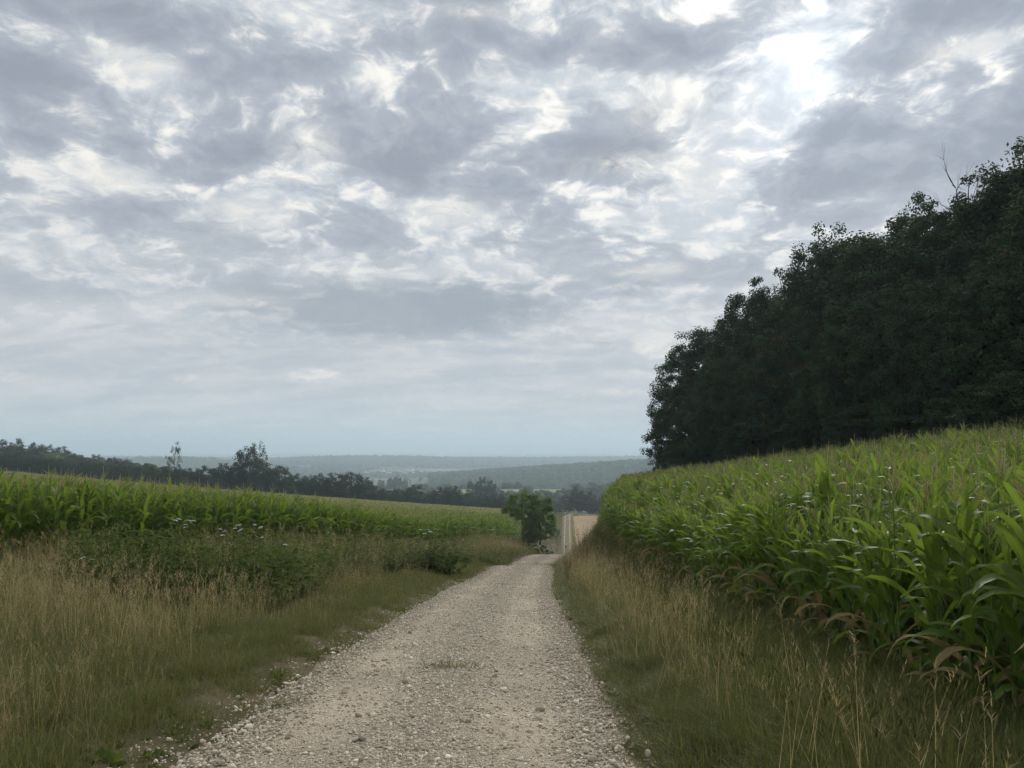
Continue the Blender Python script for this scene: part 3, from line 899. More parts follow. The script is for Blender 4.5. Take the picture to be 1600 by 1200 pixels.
def grasses():
    sets_s, sets_b, sets_m, sets_d, sets_f, sets_l, sets_k = [], [], [], [], [], [], []
    # left verge -------------------------------------------------
    X, Y, e = verge(21000, 3.2, 60, -0.22, 2.6, 1.0, -1)
    k = (rng.random(len(X)) < np.interp(e, [-.12, .1, .5, 2.6], [.12, .5, 1, 1])) & in_view(X, Y)
    X, Y, e = X[k], Y[k], e[k]
    pn = wnoise(X, Y, 1.7)
    k = rng.random(len(X)) < np.clip(0.62 + 0.55 * pn, 0.12, 1.0); X, Y, e, pn = X[k], Y[k], e[k], pn[k]
    br = rng.random(len(X)) < np.interp(e, [0, .5, 1.2, 2.6], [.85, .65, .42, .3]) + 0.30 * wnoise(X, Y, 5)
    sz = rng.uniform(0.75, 1.35, len(X)) * (1.0 + 0.45 * np.clip(pn, -.8, 1)) * np.interp(e, [-.1, .5, 1.8], [0.55, 0.9, 1.35]) * (1 + Y / 60)
    sets_b.append((X[br], Y[br], sz[br], 0, 4, .1)); sets_s.append((X[~br], Y[~br], sz[~br], 0, 5, .1))
    n = 23000
    Y = 3.3 * (75 / 3.3) ** (rng.random(n)); xl = left_corn_x(Y) - 1.2; xr = x_road(Y) - 1.55
    X = xl + (xr - xl) * rng.random(n); e = xr - X
    k = in_view(X, Y) & (e > 0.55 + 0.45 * wnoise(X, Y, 4)) & (rng.random(n) < np.interp(e, [.4, 1.5], [.45, 1]))
    X, Y, e = X[k], Y[k], e[k]; n = len(X)
    w = wnoise(X, Y, 7.0)
    dryp = np.interp(e, [0.8, 2.0, 4.0, 8.0], [.16, .36, .52, .42]) + 0.40 * w - 0.25 * smoothstep(14, 22, Y) * (X < -3)
    dr = rng.random(n) < dryp
    sz = rng.uniform(0.7, 1.15, n) * np.interp(e, [.3, 1.0, 2.2, 4, 8], [.35, .55, .9, 1.05, 1.1]) * (1 + 0.3 * np.clip(wnoise(X, Y, 2.3), -.8, 1)) * (1 + Y / 160)
    sets_d.append((X[dr], Y[dr], sz[dr], 0, 5, .08)); sets_m.append((X[~dr], Y[~dr], sz[~dr], 0, 5, .08))
    k = (rng.random(n) < 0.08 + 0.14 * w) & (e > 1.0)
    sets_k.append((X[k], Y[k], rng.uniform(.7, 1.1, k.sum()) * np.interp(e[k], [1, 3], [.65, 1]), 0, 5, .12))
    # right verge ------------------------------------------------
    X, Y, e = verge(12000, 3.2, 60, -0.10, 1.5, 1.0, 1)
    k = (rng.random(len(X)) < np.interp(e, [-.1, .08, .3, 1.5], [.15, .6, 1, 1])) & in_view(X, Y)
    X, Y, e = X[k], Y[k], e[k]
    br = rng.random(len(X)) < np.interp(e, [0, .4, 1.5], [.5, .25, .2]) + 0.2 * wnoise(X, Y, 4)
    sz = rng.uniform(0.75, 1.35, len(X)) * (1.0 + 0.4 * np.clip(wnoise(X, Y, 1.5), -.8, 1)) * np.interp(e, [-.1, .4, 1.4], [0.6, 1.0, 1.5]) * (1 + Y / 60)
    sets_b.append((X[br], Y[br], sz[br], 0, 4, .1)); sets_s.append((X[~br], Y[~br], sz[~br], 0, 5, .1))
    n = 15000
    Y = 3.2 * (62 / 3.2) ** (rng.random(n)); xa = x_road(Y) + 1.55; xb = right_corn_x(Y) + 0.9
    X = xa + (xb - xa) * rng.random(n); e = X - xa
    k = in_view(X, Y) & (e > 0.55 + 0.25 * wnoise(X, Y, 3)); X, Y, e = X[k], Y[k], e[k]; n = len(X)
    u = rng.random(n) + 0.22 * wnoise(X, Y, 5)
    far = smoothstep(12, 30, Y)
    pdry = np.interp(Y, [5, 11], [-.16, 0.0]) + np.interp(e, [.3, .8, 1.4, 2.0, 2.6], [.10, .20, .0, -.35, -.4]) + np.interp(e, [0, 1.4, 2], [.30, .30, .55]) * far
    pfox = np.interp(e, [0.8, 1.5, 2.6, 4.5], [0, .34, .45, .45]) * (1 - far)
    dr = u < pdry; fx = (~dr) & (u < pdry + pfox); rest = ~(dr | fx)
    sz = rng.uniform(0.7, 1.15, n) * np.interp(e, [.5, 1.4, 2.5, 3.6], [.5, .85, .95, .8]) * (1 + Y / 160)
    lu = rest & (rng.random(n) < np.interp(e, [.8, 1.8], [.2, .75])); md = rest & ~lu
    k = (rng.random(n) < np.interp(Y, [5, 11], [.35, 1.0]) * np.interp(e, [.4, .9, 1.6, 2.1], [.03, .065, .02, .002]) + 0.04 * smoothstep(10, 25, Y))
    sets_k.append((X[k], Y[k], rng.uniform(.7, 1.05, k.sum()), 0, 5, .14))
    sets_d.append((X[dr], Y[dr], sz[dr], 0, 5, .08)); sets_f.append((X[fx], Y[fx], sz[fx], 0, 5, .08))
    sets_m.append((X[md], Y[md], sz[md], 0, 5, .08)); sets_l.append((X[lu], Y[lu], sz[lu], 0, 4, .08))
    # beyond the brow: both sides of the track down to the dip
    for side in (-1, 1):
        X, Y, e = verge(5200, 55, 235, 0.1, 7.0, 1.0, side)
        dr = rng.random(len(X)) < (0.32 if side < 0 else 0.72) + 0.15 * wnoise(X, Y, 18)
        sz = rng.uniform(1.1, 1.9, len(X)) * np.interp(e, [0, 1.5], [.5, 1.0])
        sets_d.append((X[dr], Y[dr], sz[dr], 0, 5, .08)); sets_m.append((X[~dr], Y[~dr], sz[~dr], 0, 5, .08))
    X, Y, e = verge(2600, 235, 370, 0.4, 5.0, 1.0, -1); k = rng.random(len(X)) < .5
    sets_d.append((X[k], Y[k], rng.uniform(1., 1.8, k.sum()), 0, 5, .08)); k = ~k
    sets_m.append((X[k], Y[k], rng.uniform(1., 1.8, k.sum()), 0, 5, .08))
    X, Y, e = verge(2600, 200, 345, 0.1, 1.0, 1.0, 1)
    sets_d.append((X, Y, rng.uniform(.5, 1.0, len(X)), 0, 5, .08))
    # tufts that creep onto the gravel
    X, Y, e = verge(900, 3.2, 26, -0.45, 0.0, 1.0, -1); X2, Y2, e2 = verge(900, 3.2, 26, -0.40, 0.0, 1.0, 1)
    X = np.concatenate([X, X2]); Y = np.concatenate([Y, Y2]); k = wnoise(X, Y, 1.6) > 0.25
    sets_b.append((X[k], Y[k], rng.uniform(.35, .8, k.sum()), 0, 4, .2))
    Y = 4.5 * (45 / 4.5) ** rng.random(1500); X = x_road(Y) + rng.normal(0.12, 0.24, 1500); k = wnoise(X * 2, Y, 3.4) > 0.30
    Yh = rng.uniform(46, 56, 420); Xh = x_road(Yh) + rng.normal(0.5, 0.75, 420)
    sets_s.append((Xh, Yh, rng.uniform(1.0, 1.9, 420), 0, 5, .1))
    put('track_grass', [(X[k], Y[k], rng.uniform(.35, .8, k.sum()), 0, 4, .2)], G_BROWN, 'sparse brown grass creeping over the middle of the gravel')
    R_W = [rosette(160 + i) for i in range(5)]
    X, Y, e = verge(1500, 3.2, 30, 0.0, 5.0, 1.0, -1); X2, Y2, e2 = verge(700, 3.2, 30, 0.0, 2.2, 1.0, 1)
    X = np.concatenate([X, X2]); Y = np.concatenate([Y, Y2]); k = (wnoise(X, Y, 2.2) > 0.15) & in_view(X, Y)
    put('low_weeds', [(X[k], Y[k], rng.uniform(.45, 1.0, k.sum()), 0, 5, .15)], R_W, 'low broad-leaved weeds scattered through the verge grass', 'weeds')
    put('short_grass', sets_s, G_SHORT, 'short green grass along both edges of the gravel track')
    put('withered_grass', sets_b, G_BROWN, 'short withered brown grass fringing the gravel')
    put('meadow_grass', sets_m, G_MID, 'knee-high green grass on the verges')
    put('dry_grass', sets_d, G_DRY, 'tall straw-coloured dry grass with seed heads on the verges')
    put('straw_stalks', sets_k, G_STALK, 'single pale straw stalks with seed heads rising above the verge grass')
    put('foxtail_grass', sets_f, G_FOX, 'green foxtail grass with fat seed spikes in front of the maize')
    put('lush_grass', sets_l, G_LUSH, 'broad-bladed dark green grass at the foot of the maize')
grasses()

# ------------------------------------------------------------------ maize
def maize_leaf(seed, L, W, th0, bend, wave=0.012):
    """long arching blade: folded midrib, wavy edge, drooping tip; starts at the origin and grows along +X"""
    r = random.Random(seed)
    n = 9
    t = np.linspace(0, 1, n)
    th = th0 + bend * t ** 1.7
    ds = L / (n - 1)
    x = np.concatenate([[0], np.cumsum(np.sin((th[:-1] + th[1:]) / 2) * ds)])
    z = np.concatenate([[0], np.cumsum(np.cos((th[:-1] + th[1:]) / 2) * ds)])
    w = 0.5 * W * np.minimum(1.0, 0.5 + 2.2 * t) * np.sqrt(np.clip(1 - t ** 2.6, 0, 1))
    w[-1] = 0.002
    ph = r.uniform(0, 6)
    tw = r.uniform(-0.5, 0.5) * t
    nx, nz = -np.cos(th), np.sin(th)              # upper side of the blade
    fold = 0.30 * w
    V, m = [], []
    for i in range(n):
        c = np.array([x[i], 0, z[i]])
        up = np.array([nx[i], 0, nz[i]]); sd = np.array([0, 1.0, 0]) * math.cos(tw[i]) + up * math.sin(tw[i])
        wl = wave * math.sin(9 * t[i] + ph); wr = wave * math.sin(8 * t[i] + ph * 2 + 1)
        V += [c - sd * w[i] + up * (fold[i] + wl), c, c + sd * w[i] + up * (fold[i] + wr)]
        m += [1.0, 0.0, 1.0]
    F = []
    for i in range(n - 1):
        a = 3 * i
        F += [(a, a + 1, a + 4, a + 3), (a + 1, a + 2, a + 5, a + 4)]
    return np.array(V), F, np.array(m)

LEAF_SHAPES = []          # a set of blade shapes from upright to hanging
for k, (L, W, a, c) in enumerate([(0.62, 0.075, 0.35, 0.75), (0.72, 0.085, 0.42, 1.3), (0.80, 0.092, 0.48, 1.9), (0.84, 0.095, 0.55, 2.2), (0.80, 0.09, 0.6, 2.45), (0.55, 0.065, 0.22, 0.5),
                                  (0.76, 0.09, 0.36, 1.7), (0.70, 0.08, 0.8, 1.9)]):
    LEAF_SHAPES.append(maize_leaf(500 + k, L * 1.04, W * 1.18, a, c))
def maize_leaf_mesh(k, dry):
    V, F, m = LEAF_SHAPES[k]
    mb = MB(); mb.add(V, None, F, 0, v=0.3 + 0.4 * (k % 3) / 2, dry=dry, rib=m)
    return mb.mesh('leaf', [MAT['maize_leaf']], True)
LEAF_ME = {(k, dr): maize_leaf_mesh(k, dr) for k in range(8) for dr in (0.0, 0.9)}

def maize_plan(seed, dry_base):
    """where each leaf of a plant sits: (shape, height, azimuth, size, roll, dry)"""
    r = random.Random(seed)
    H = r.uniform(1.95, 2.15)
    az = r.uniform(0, 6.28)
    out = []
    n = 12
    for i in range(n):
        f = i / (n - 1)
        z = 0.22 + (H - 0.42) * f ** 0.92
        if f > 0.85: k = r.choice([5, 0])
        elif f > 0.6: k = r.choice([0, 1, 6, 6])
        elif f > 0.25: k = r.choice([1, 2, 3, 6])
        else: k = r.choice([3, 4, 7])
        dr = 0.9 if (f < dry_base and r.random() < 0.75) else 0.0
        out.append((k, z, az + math.pi * (i % 2) + r.gauss(0, 0.30), r.uniform(0.85, 1.12) * (0.8 + 0.45 * math.sin(math.pi * min(1, f * 0.85 + 0.15))), r.gauss(0, 0.14), dr))
    return H, out, r
def maize_stalk(H, r):
    mb = MB()
    zs, rs = [-0.05], [0.014]
    for i in range(11):
        z = 0.15 + (H - 0.2) * i / 10
        rr = 0.0135 - 0.0085 * i / 10
        zs += [z - 0.02, z, z + 0.02]; rs += [rr, rr * 1.25, rr]
    P = np.stack([0.01 * np.sin(np.array(zs) * 2), 0.01 * np.cos(np.array(zs) * 1.7), zs], -1)
    mb.tube(P, rs, 6, 0, True, v=r.random())
    return mb.mesh('stalk', [MAT['maize_stalk']], True)
def maize_tassel(r, mb=None, z0=0.0, mat=0):
    own = mb is None
    if own: mb = MB()
    P = [(0, 0, z0 - 0.02), (0.004, 0, z0 + 0.12), (0.012, 0.006, z0 + 0.27), (0.02, 0.012, z0 + 0.42)]
    mb.tube(P, [0.0035, 0.0045, 0.006, 0.002], 4, mat, True, v=r.random(), dry=0.0, rib=1.0)
    for i in range(7):
        a = i * 2.4 + r.gauss(0, .4); b0 = z0 + 0.04 + 0.016 * i
        L = r.uniform(0.14, 0.24); sp = r.uniform(0.35, 0.85)
        d = np.array([math.cos(a) * math.sin(sp), math.sin(a) * math.sin(sp), math.cos(sp)])
        p0 = np.array([0.004, 0.002, b0])
        mb.tube([p0, p0 + d * L * .5, p0 + d * L + np.array([0, 0, -0.02])], [0.003, 0.0042, 0.0015], 4, mat, True, v=r.random(), dry=0.0, rib=1.0)
    return mb.mesh('tassel', [MAT['tassel']]) if own else None
def maize_ear(r):
    mb = MB()
    P = [(0, 0, 0), (0.025, 0, 0.06), (0.05, 0, 0.14), (0.07, 0, 0.21), (0.078, 0, 0.25)]
    mb.tube(P, [0.012, 0.026, 0.027, 0.016, 0.004], 7, 0, True, v=0.7, dry=0.1, rib=1.0)
    for i in range(7):
        blade(mb, np.array([0.076, 0, 0.24]), r.uniform(-1.6, 1.6), 0.07, 0.5, 1.4, 0.004, 0.3, 1.0, 3)
    return mb.mesh('ear', [MAT['maize_leaf']], True)

KINDS = []
for k in range(8):
    H, plan, r = maize_plan(900 + k, 0.40 if k >= 6 else (0.22 if k % 2 else 0.0))
    KINDS.append((H, plan, maize_stalk(H, r), maize_tassel(r), maize_ear(r), r.uniform(0, 6.28)))
def maize_matrix(z, a, s, roll):
    return Matrix.Translation((0, 0, z)) @ Matrix.Rotation(a, 4, 'Z') @ Matrix.Rotation(roll, 4, 'X') @ Matrix.Scale(s, 4)
def maize_joined(k):
    """leaves of one kind of plant as a single mesh (plants too far away to pick single leaves)"""
    H, plan, _, _, _, _ = KINDS[k]
    mb = MB()
    for (q, z, a, s, roll, dr) in plan:
        V, F, m = LEAF_SHAPES[q]
        M = np.array(maize_matrix(z, a, s, roll))
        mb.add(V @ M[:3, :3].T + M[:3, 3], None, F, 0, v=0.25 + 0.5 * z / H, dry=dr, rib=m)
    return mb
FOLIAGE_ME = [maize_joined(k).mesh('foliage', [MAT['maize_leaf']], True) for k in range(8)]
def maize_whole(k):
    H, plan, st, ta, _, _ = KINDS[k]
    mb = maize_joined(k)
    r = random.Random(k)
    mb.tube([(0, 0, -0.05), (0, 0, 1.0), (0.01, 0, H - 0.05)], [0.013, 0.011, 0.005], 5, 1, True, v=0.5, dry=0.0, rib=1.0)
    maize_tassel(r, mb, H - 0.08, 2)
    return mb.mesh('maize_plant', [MAT['maize_leaf'], MAT['maize_stalk'], MAT['tassel']], True)
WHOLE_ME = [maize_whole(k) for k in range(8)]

def maize_plant(x, y, z, k, rz, s, single, label, group):
    H, plan, st, ta, ear, ea = KINDS[k]
    o = empty('maize_plant', (x, y, z), rz, s)
    tag(o, label, 'maize plant', group)
    obj('stalk', st, o)
    obj('tassel', ta, o, (0, 0, H - 0.07))
    if single:
        for (q, zz, a, sc, roll, dr) in plan:
            l = obj('leaf', LEAF_ME[(q, dr)], o)
            l.matrix_local = maize_matrix(zz, a, sc, roll)
        obj('ear', ear, o, (0, 0, 0.95), ea)
    else:
        obj('foliage', FOLIAGE_ME[k], o)
    return o

def maize_fields():
    # right-hand field: rows follow the track
    P = []
    for row in range(60):
        ys = np.arange(3.0, 96.0, 0.21) + rng.uniform(0, 0.2)
        ys = ys + rng.normal(0, 0.03, len(ys))
        xs = right_corn_x(ys) + row * 0.75 + rng.normal(0, 0.03, len(ys))
        lim = np.interp(ys, [0, 40, 60, 100], [60, 31, 30, 24])
        k = in_view(xs, ys, 0.05) & (xs < lim)
        P.append(np.stack([xs[k], ys[k], np.full(k.sum(), row)], -1))
    P = np.concatenate(P)
    # front row has gaps
    P = P[(P[:, 2] > 0) | (rng.random(len(P)) < 0.9)]
    Z = h(P[:, 0], P[:, 1])
    dist = np.hypot(P[:, 0], P[:, 1])
    px = 800 + P[:, 0] / P[:, 1] * FPX
    score = dist + P[:, 2] * 1.6 + np.where(px > 1640, 50, 0)
    order = np.argsort(score)
    near = order[:296]
    s = rng.normal(1.0, 0.06, len(P)) * (0.94 + 0.10 * np.clip(wnoise(P[:, 0], P[:, 1], 9), -1, 1)) * np.interp(P[:, 2], [0, 2], [0.93, 1.02])
    kk = rng.integers(0, 6, len(P))
    kk = np.where((P[:, 2] < 1) & (rng.random(len(P)) < 0.22), rng.integers(6, 8, len(P)), kk)
    rz = rng.uniform(0, 6.28, len(P))
    for n_, i in enumerate(near):
        row = int(P[i, 2]); k = int(kk[i])
        if row == 0 and k >= 6:
            lab = 'maize plant with withered brown lower leaves in the front row of the right-hand field'
            grp = 'withered front row maize'
        elif row == 0:
            lab = 'green tasselled maize plant in the front row of the right-hand field above the verge'
            grp = 'front row maize'
        else:
            lab = 'tall green maize plant in the %s row from the verge of the right-hand field' % ORD[row]
            grp = 'maize of the %s row' % ORD[row]
        maize_plant(P[i, 0], P[i, 1], Z[i], k, rz[i], float(s[i]), n_ < 150, lab, grp)
    m = np.ones(len(P), bool); m[near] = False
    Q = P[m]; n = len(Q)
    scatter('maize_crop', np.stack([Q[:, 0], Q[:, 1], Z[m]], -1), np.stack([rng.normal(0, .05, n), rng.normal(0, .05, n), rz[m]], -1), s[m], kk[m], WHOLE_ME,
            'dense green maize with straw-coloured tassels filling the right-hand field up to the wood', 'maize')
    # left-hand field
    P = []
    for row in range(90):
        ys = np.arange(6.0, 118.0, 0.24) + rng.uniform(0, 0.2)
        xs = left_corn_x(ys) - row * 0.78 + rng.normal(0, 0.04, len(ys))
        k = in_view(xs, ys, 0.03)
        P.append(np.stack([xs[k], ys[k] + rng.normal(0, .04, k.sum()), np.full(k.sum(), row)], -1))
    P = np.concatenate(P)
    dist = np.hypot(P[:, 0], P[:, 1])
    P = P[(dist < 45) | (rng.random(len(P)) < np.interp(dist, [45, 118], [1, .55]))]
    n = len(P)
    Zl = h(P[:, 0], P[:, 1])
    s = rng.normal(0.97, 0.06, n) * np.interp(np.hypot(P[:, 0], P[:, 1]), [45, 118], [1, 1.08])
    scatter('maize_crop', np.stack([P[:, 0], P[:, 1], Zl], -1), np.stack([rng.normal(0, .05, n), rng.normal(0, .05, n), rng.uniform(0, 6.28, n)], -1), s, rng.integers(0, 3, n) * 2, WHOLE_ME,
            'green maize with pale tassels behind the weeds in the left-hand field', 'maize')
    # far part of the left-hand field, row after row down the slope
    far = []
    for k in range(4):
        r = random.Random(40 + k); mb = MB()
        for j in range(15):
            x0, y0 = r.uniform(-0.22, 0.22), (j + r.random()) * 0.2 - 1.5
            Hh = r.uniform(1.85, 2.1)
            for q in range(5):
                zz = Hh * (0.35 + 0.62 * q / 4); a = r.uniform(0, 6.28)
                L = r.uniform(0.45, 0.75); c, s_ = math.cos(a), math.sin(a)
                sd = np.array([-s_, c, 0]) * 0.045
                b0 = np.array([x0, y0, zz - 0.1]); m1 = b0 + np.array([c * L * .5, s_ * L * .5, L * .38]); t1 = b0 + np.array([c * L, s_ * L, L * .12])
                mb.add([b0 - sd * .6, b0 + sd * .6, m1 + sd, m1 - sd, t1], [(3, 2, 4)], [(0, 1, 2, 3)], 0, v=r.random(), dry=0.0, rib=1.0)
            for q in range(3):
                a = r.uniform(0, 6.28); w = np.array([math.cos(a), math.sin(a), 0]) * 0.011
                b0 = np.array([x0, y0, Hh - 0.05]); t1 = b0 + np.array([r.gauss(0, .07), r.gauss(0, .07), 0.30])
                mb.add([b0 - w, b0 + w, t1], [(0, 1, 2)], None, 1, v=r.random(), dry=0.0, rib=1.0)
        far.append(mb.mesh('maize_row', [MAT['maize_leaf'], MAT['tassel']]))
    P = []
    for row in range(170):
        ys = np.arange(112.0, 262.0, 2.9)
        xs = left_corn_x(ys) - row * 1.0
        k = in_view(xs, ys, 0.03)
        P.append(np.stack([xs[k], ys[k]], -1))
    P = np.concatenate(P); n = len(P)
    ang = np.arctan2(left_corn_x(P[:, 1] + 1) - left_corn_x(P[:, 1] - 1), 2.0)
    scatter('maize_rows', np.stack([P[:, 0], P[:, 1], h(P[:, 0], P[:, 1])], -1), np.stack([np.zeros(n), np.zeros(n), -ang], -1), rng.uniform(0.95, 1.08, n), rng.integers(0, 4, n), far,
            'distant maize rows sloping down to the tree belt', 'maize')
maize_fields()

# ------------------------------------------------------------------ trees
def tree_meshes(seed, H, cr, base, n_limb, clumps, leaves, leafL, leafmat, clump_r=0.11, dry=0.0, flat=0.7, sparse=False, lobes=None, limb_up=0.5, fill=0.5, lobed=0, boxy=2.3):
    """tapered trunk with limbs and sub-branches; leaves in clumps round the branch ends.
    H height, cr crown radius, base where the crown starts (fraction of H)"""
    r = np.random.default_rng(seed)
    tr, lf = MB(), MB()
    zc = H * (1 + base) / 2; rz = H * (1 - base) / 2
    lean = r.normal(0, 0.03, 2) * H
    tt = np.linspace(0, 1, 8)
    TP = np.stack([lean[0] * tt ** 2 + 0.01 * H * np.sin(tt * 5 + seed), lean[1] * tt ** 2 + 0.01 * H * np.cos(tt * 4 + seed), tt * H * 0.86 - 0.2], -1)
    tr.tube(TP, 0.020 * H * (1 - 0.88 * tt) + 0.004, 8)
    def crown_r(z):
        q = np.clip((z - zc) / rz, -1, 1)
        return cr * np.sqrt(np.clip(1 - np.abs(q) ** boxy, 0, 1)) * (1 - 0.18 * q)
    ends = []
    for i in range(n_limb):
        f = base * 0.6 + (0.93 - base * 0.6) * (i + r.random()) / n_limb
        p0 = np.array([np.interp(f / 0.86, tt, TP[:, q]) for q in range(3)])
        a = i * 2.399 + r.normal(0, 0.3)
        zt = min(H * 0.97, p0[2] + H * r.uniform(0.04, 0.16) * (1 + limb_up))
        rad = crown_r(zt) * r.uniform(0.60, 0.88) + 0.02 * H
        p2 = np.array([p0[0] + math.cos(a) * rad, p0[1] + math.sin(a) * rad, zt])
        pm = (p0 + p2) / 2 + np.array([0, 0, H * r.uniform(-0.01, 0.04)])
        L = np.array([p0, (p0 + pm) / 2 + r.normal(0, .008 * H, 3), pm, (pm + p2) / 2 + r.normal(0, .01 * H, 3), p2])
        tr.tube(L, np.linspace(0.0075 * H * (1.1 - 0.7 * f), 0.0015 * H, 5), 5)
        ends.append(p2)
        for k in range(4):
            g = r.uniform(0.35, 0.95)
            s0 = np.array([np.interp(g, np.linspace(0, 1, 5), L[:, q]) for q in range(3)])
            dd = np.array([math.cos(a) * 0.5, math.sin(a) * 0.5, 0.35]) + r.normal(0, 0.6, 3)
            dd /= np.linalg.norm(dd)
            s1 = s0 + dd * H * r.uniform(0.06, 0.15)
            tr.tube([s0, (s0 + s1) / 2 + r.normal(0, .005 * H, 3), s1], [0.003 * H, 0.002 * H, 0.0008 * H], 4)
            ends.append(s1)
            if sparse:
                for _ in range(3):
                    s2 = s1 + (dd + r.normal(0, .6, 3)) * H * 0.05
                    tr.tube([s1, s2], [0.0012 * H, 0.0004 * H], 3)
    ends = np.array(ends)
    extra = []
    if lobed:
        # big rounded lobes, each carrying small leaf clumps on its outer skin
        nl = lobed; per_l = max(3, (clumps - len(ends)) // nl)
        for i in range(nl):
            u = np.array([math.cos(i * 2.399), math.sin(i * 2.399), 0.0])
            zf = (i + 0.5) / nl
            z = base * H + (H * 0.98 - base * H) * zf
            rad = crown_r(z) * r.uniform(0.62, 0.86)
            lr = H * r.uniform(0.085, 0.135) * (1.0 - 0.25 * zf)
            lc = np.array([lean[0] * (z / H) ** 2, lean[1] * (z / H) ** 2, z - lr * 0.5]) + u * rad
            for _ in range(per_l):
                v = r.normal(size=3) + u * 0.7 + np.array([0, 0, 0.5]); v /= np.linalg.norm(v)
                extra.append(lc + v * lr * r.uniform(0.75, 1.05))
    while len(extra) + len(ends) < clumps:
        u = r.normal(size=3); u /= np.linalg.norm(u)
        q = r.uniform(fill, 1.0) ** 0.5
        z = zc + u[2] * rz * q * 0.95
        rad = crown_r(z) * q
        a = r.uniform(0, 6.28)
        extra.append([lean[0] * (z / H) ** 2 + math.cos(a) * rad, lean[1] * (z / H) ** 2 + math.sin(a) * rad, z])
    C = np.concatenate([ends, np.array(extra)]) if len(extra) else ends
    if lobes is not None:
        C = C[[lobes(c) for c in C]]
    C = C[C[:, 2] > base * H * 0.7]
    nC = len(C)
    per = max(4, leaves // nC)
    cen = np.repeat(C, per, 0)
    tone = np.repeat(r.uniform(0, 1, nC), per)
    drt = np.repeat((r.random(nC) < dry).astype(float) * r.uniform(.5, 1, nC), per)
    cs = np.repeat(clump_r * H * r.uniform(0.65, 1.3, nC), per)
    n = len(cen)
    u = r.normal(size=(n, 3)); u /= np.linalg.norm(u, axis=1)[:, None]
    rad = cs * r.random(n) ** 0.42
    pos = cen + u * rad[:, None] * np.array([1, 1, flat])
    pos[:, 2] = np.maximum(pos[:, 2], 0.15)
    # each leaf: a folded rhombus facing roughly up and outwards
    nrm = u * 0.7 + np.array([0, 0, 0.7]) + r.normal(0, 0.55, (n, 3)); nrm /= np.linalg.norm(nrm, axis=1)[:, None]
    t = np.cross(nrm, r.normal(size=(n, 3))); t /= np.linalg.norm(t, axis=1)[:, None] + 1e-9
    b = np.cross(nrm, t)
    L = leafL * r.uniform(0.7, 1.3, n)[:, None]
    V = np.stack([pos - t * L * .5, pos + b * L * .30 - nrm * L * .06, pos + t * L * .5, pos - b * L * .30 - nrm * L * .06], 1).reshape(-1, 3)
    i4 = np.arange(n)[:, None] * 4
    F3 = np.concatenate([i4 + np.array([0, 1, 2]), i4 + np.array([0, 2, 3])])
    vv = np.repeat(np.clip(tone * 0.6 + r.random(n) * 0.4, 0, 1), 4)
    lf.add(V, F3, None, 0, v=vv, dry=np.repeat(drt, 4))
    return tr.mesh('trunk', [MAT['bark']], True), lf.mesh('crown', [MAT[leafmat]])

def place_tree(name, meshes, x, y, z, s, rz, label, group, cat='tree', sxy=None):
    o = empty(name, (x, y, z - 0.1), rz, (sxy or s, sxy or s, s))
    tag(o, label, cat, group)
    obj('trunk', meshes[0], o); obj('crown', meshes[1], o)
    return o

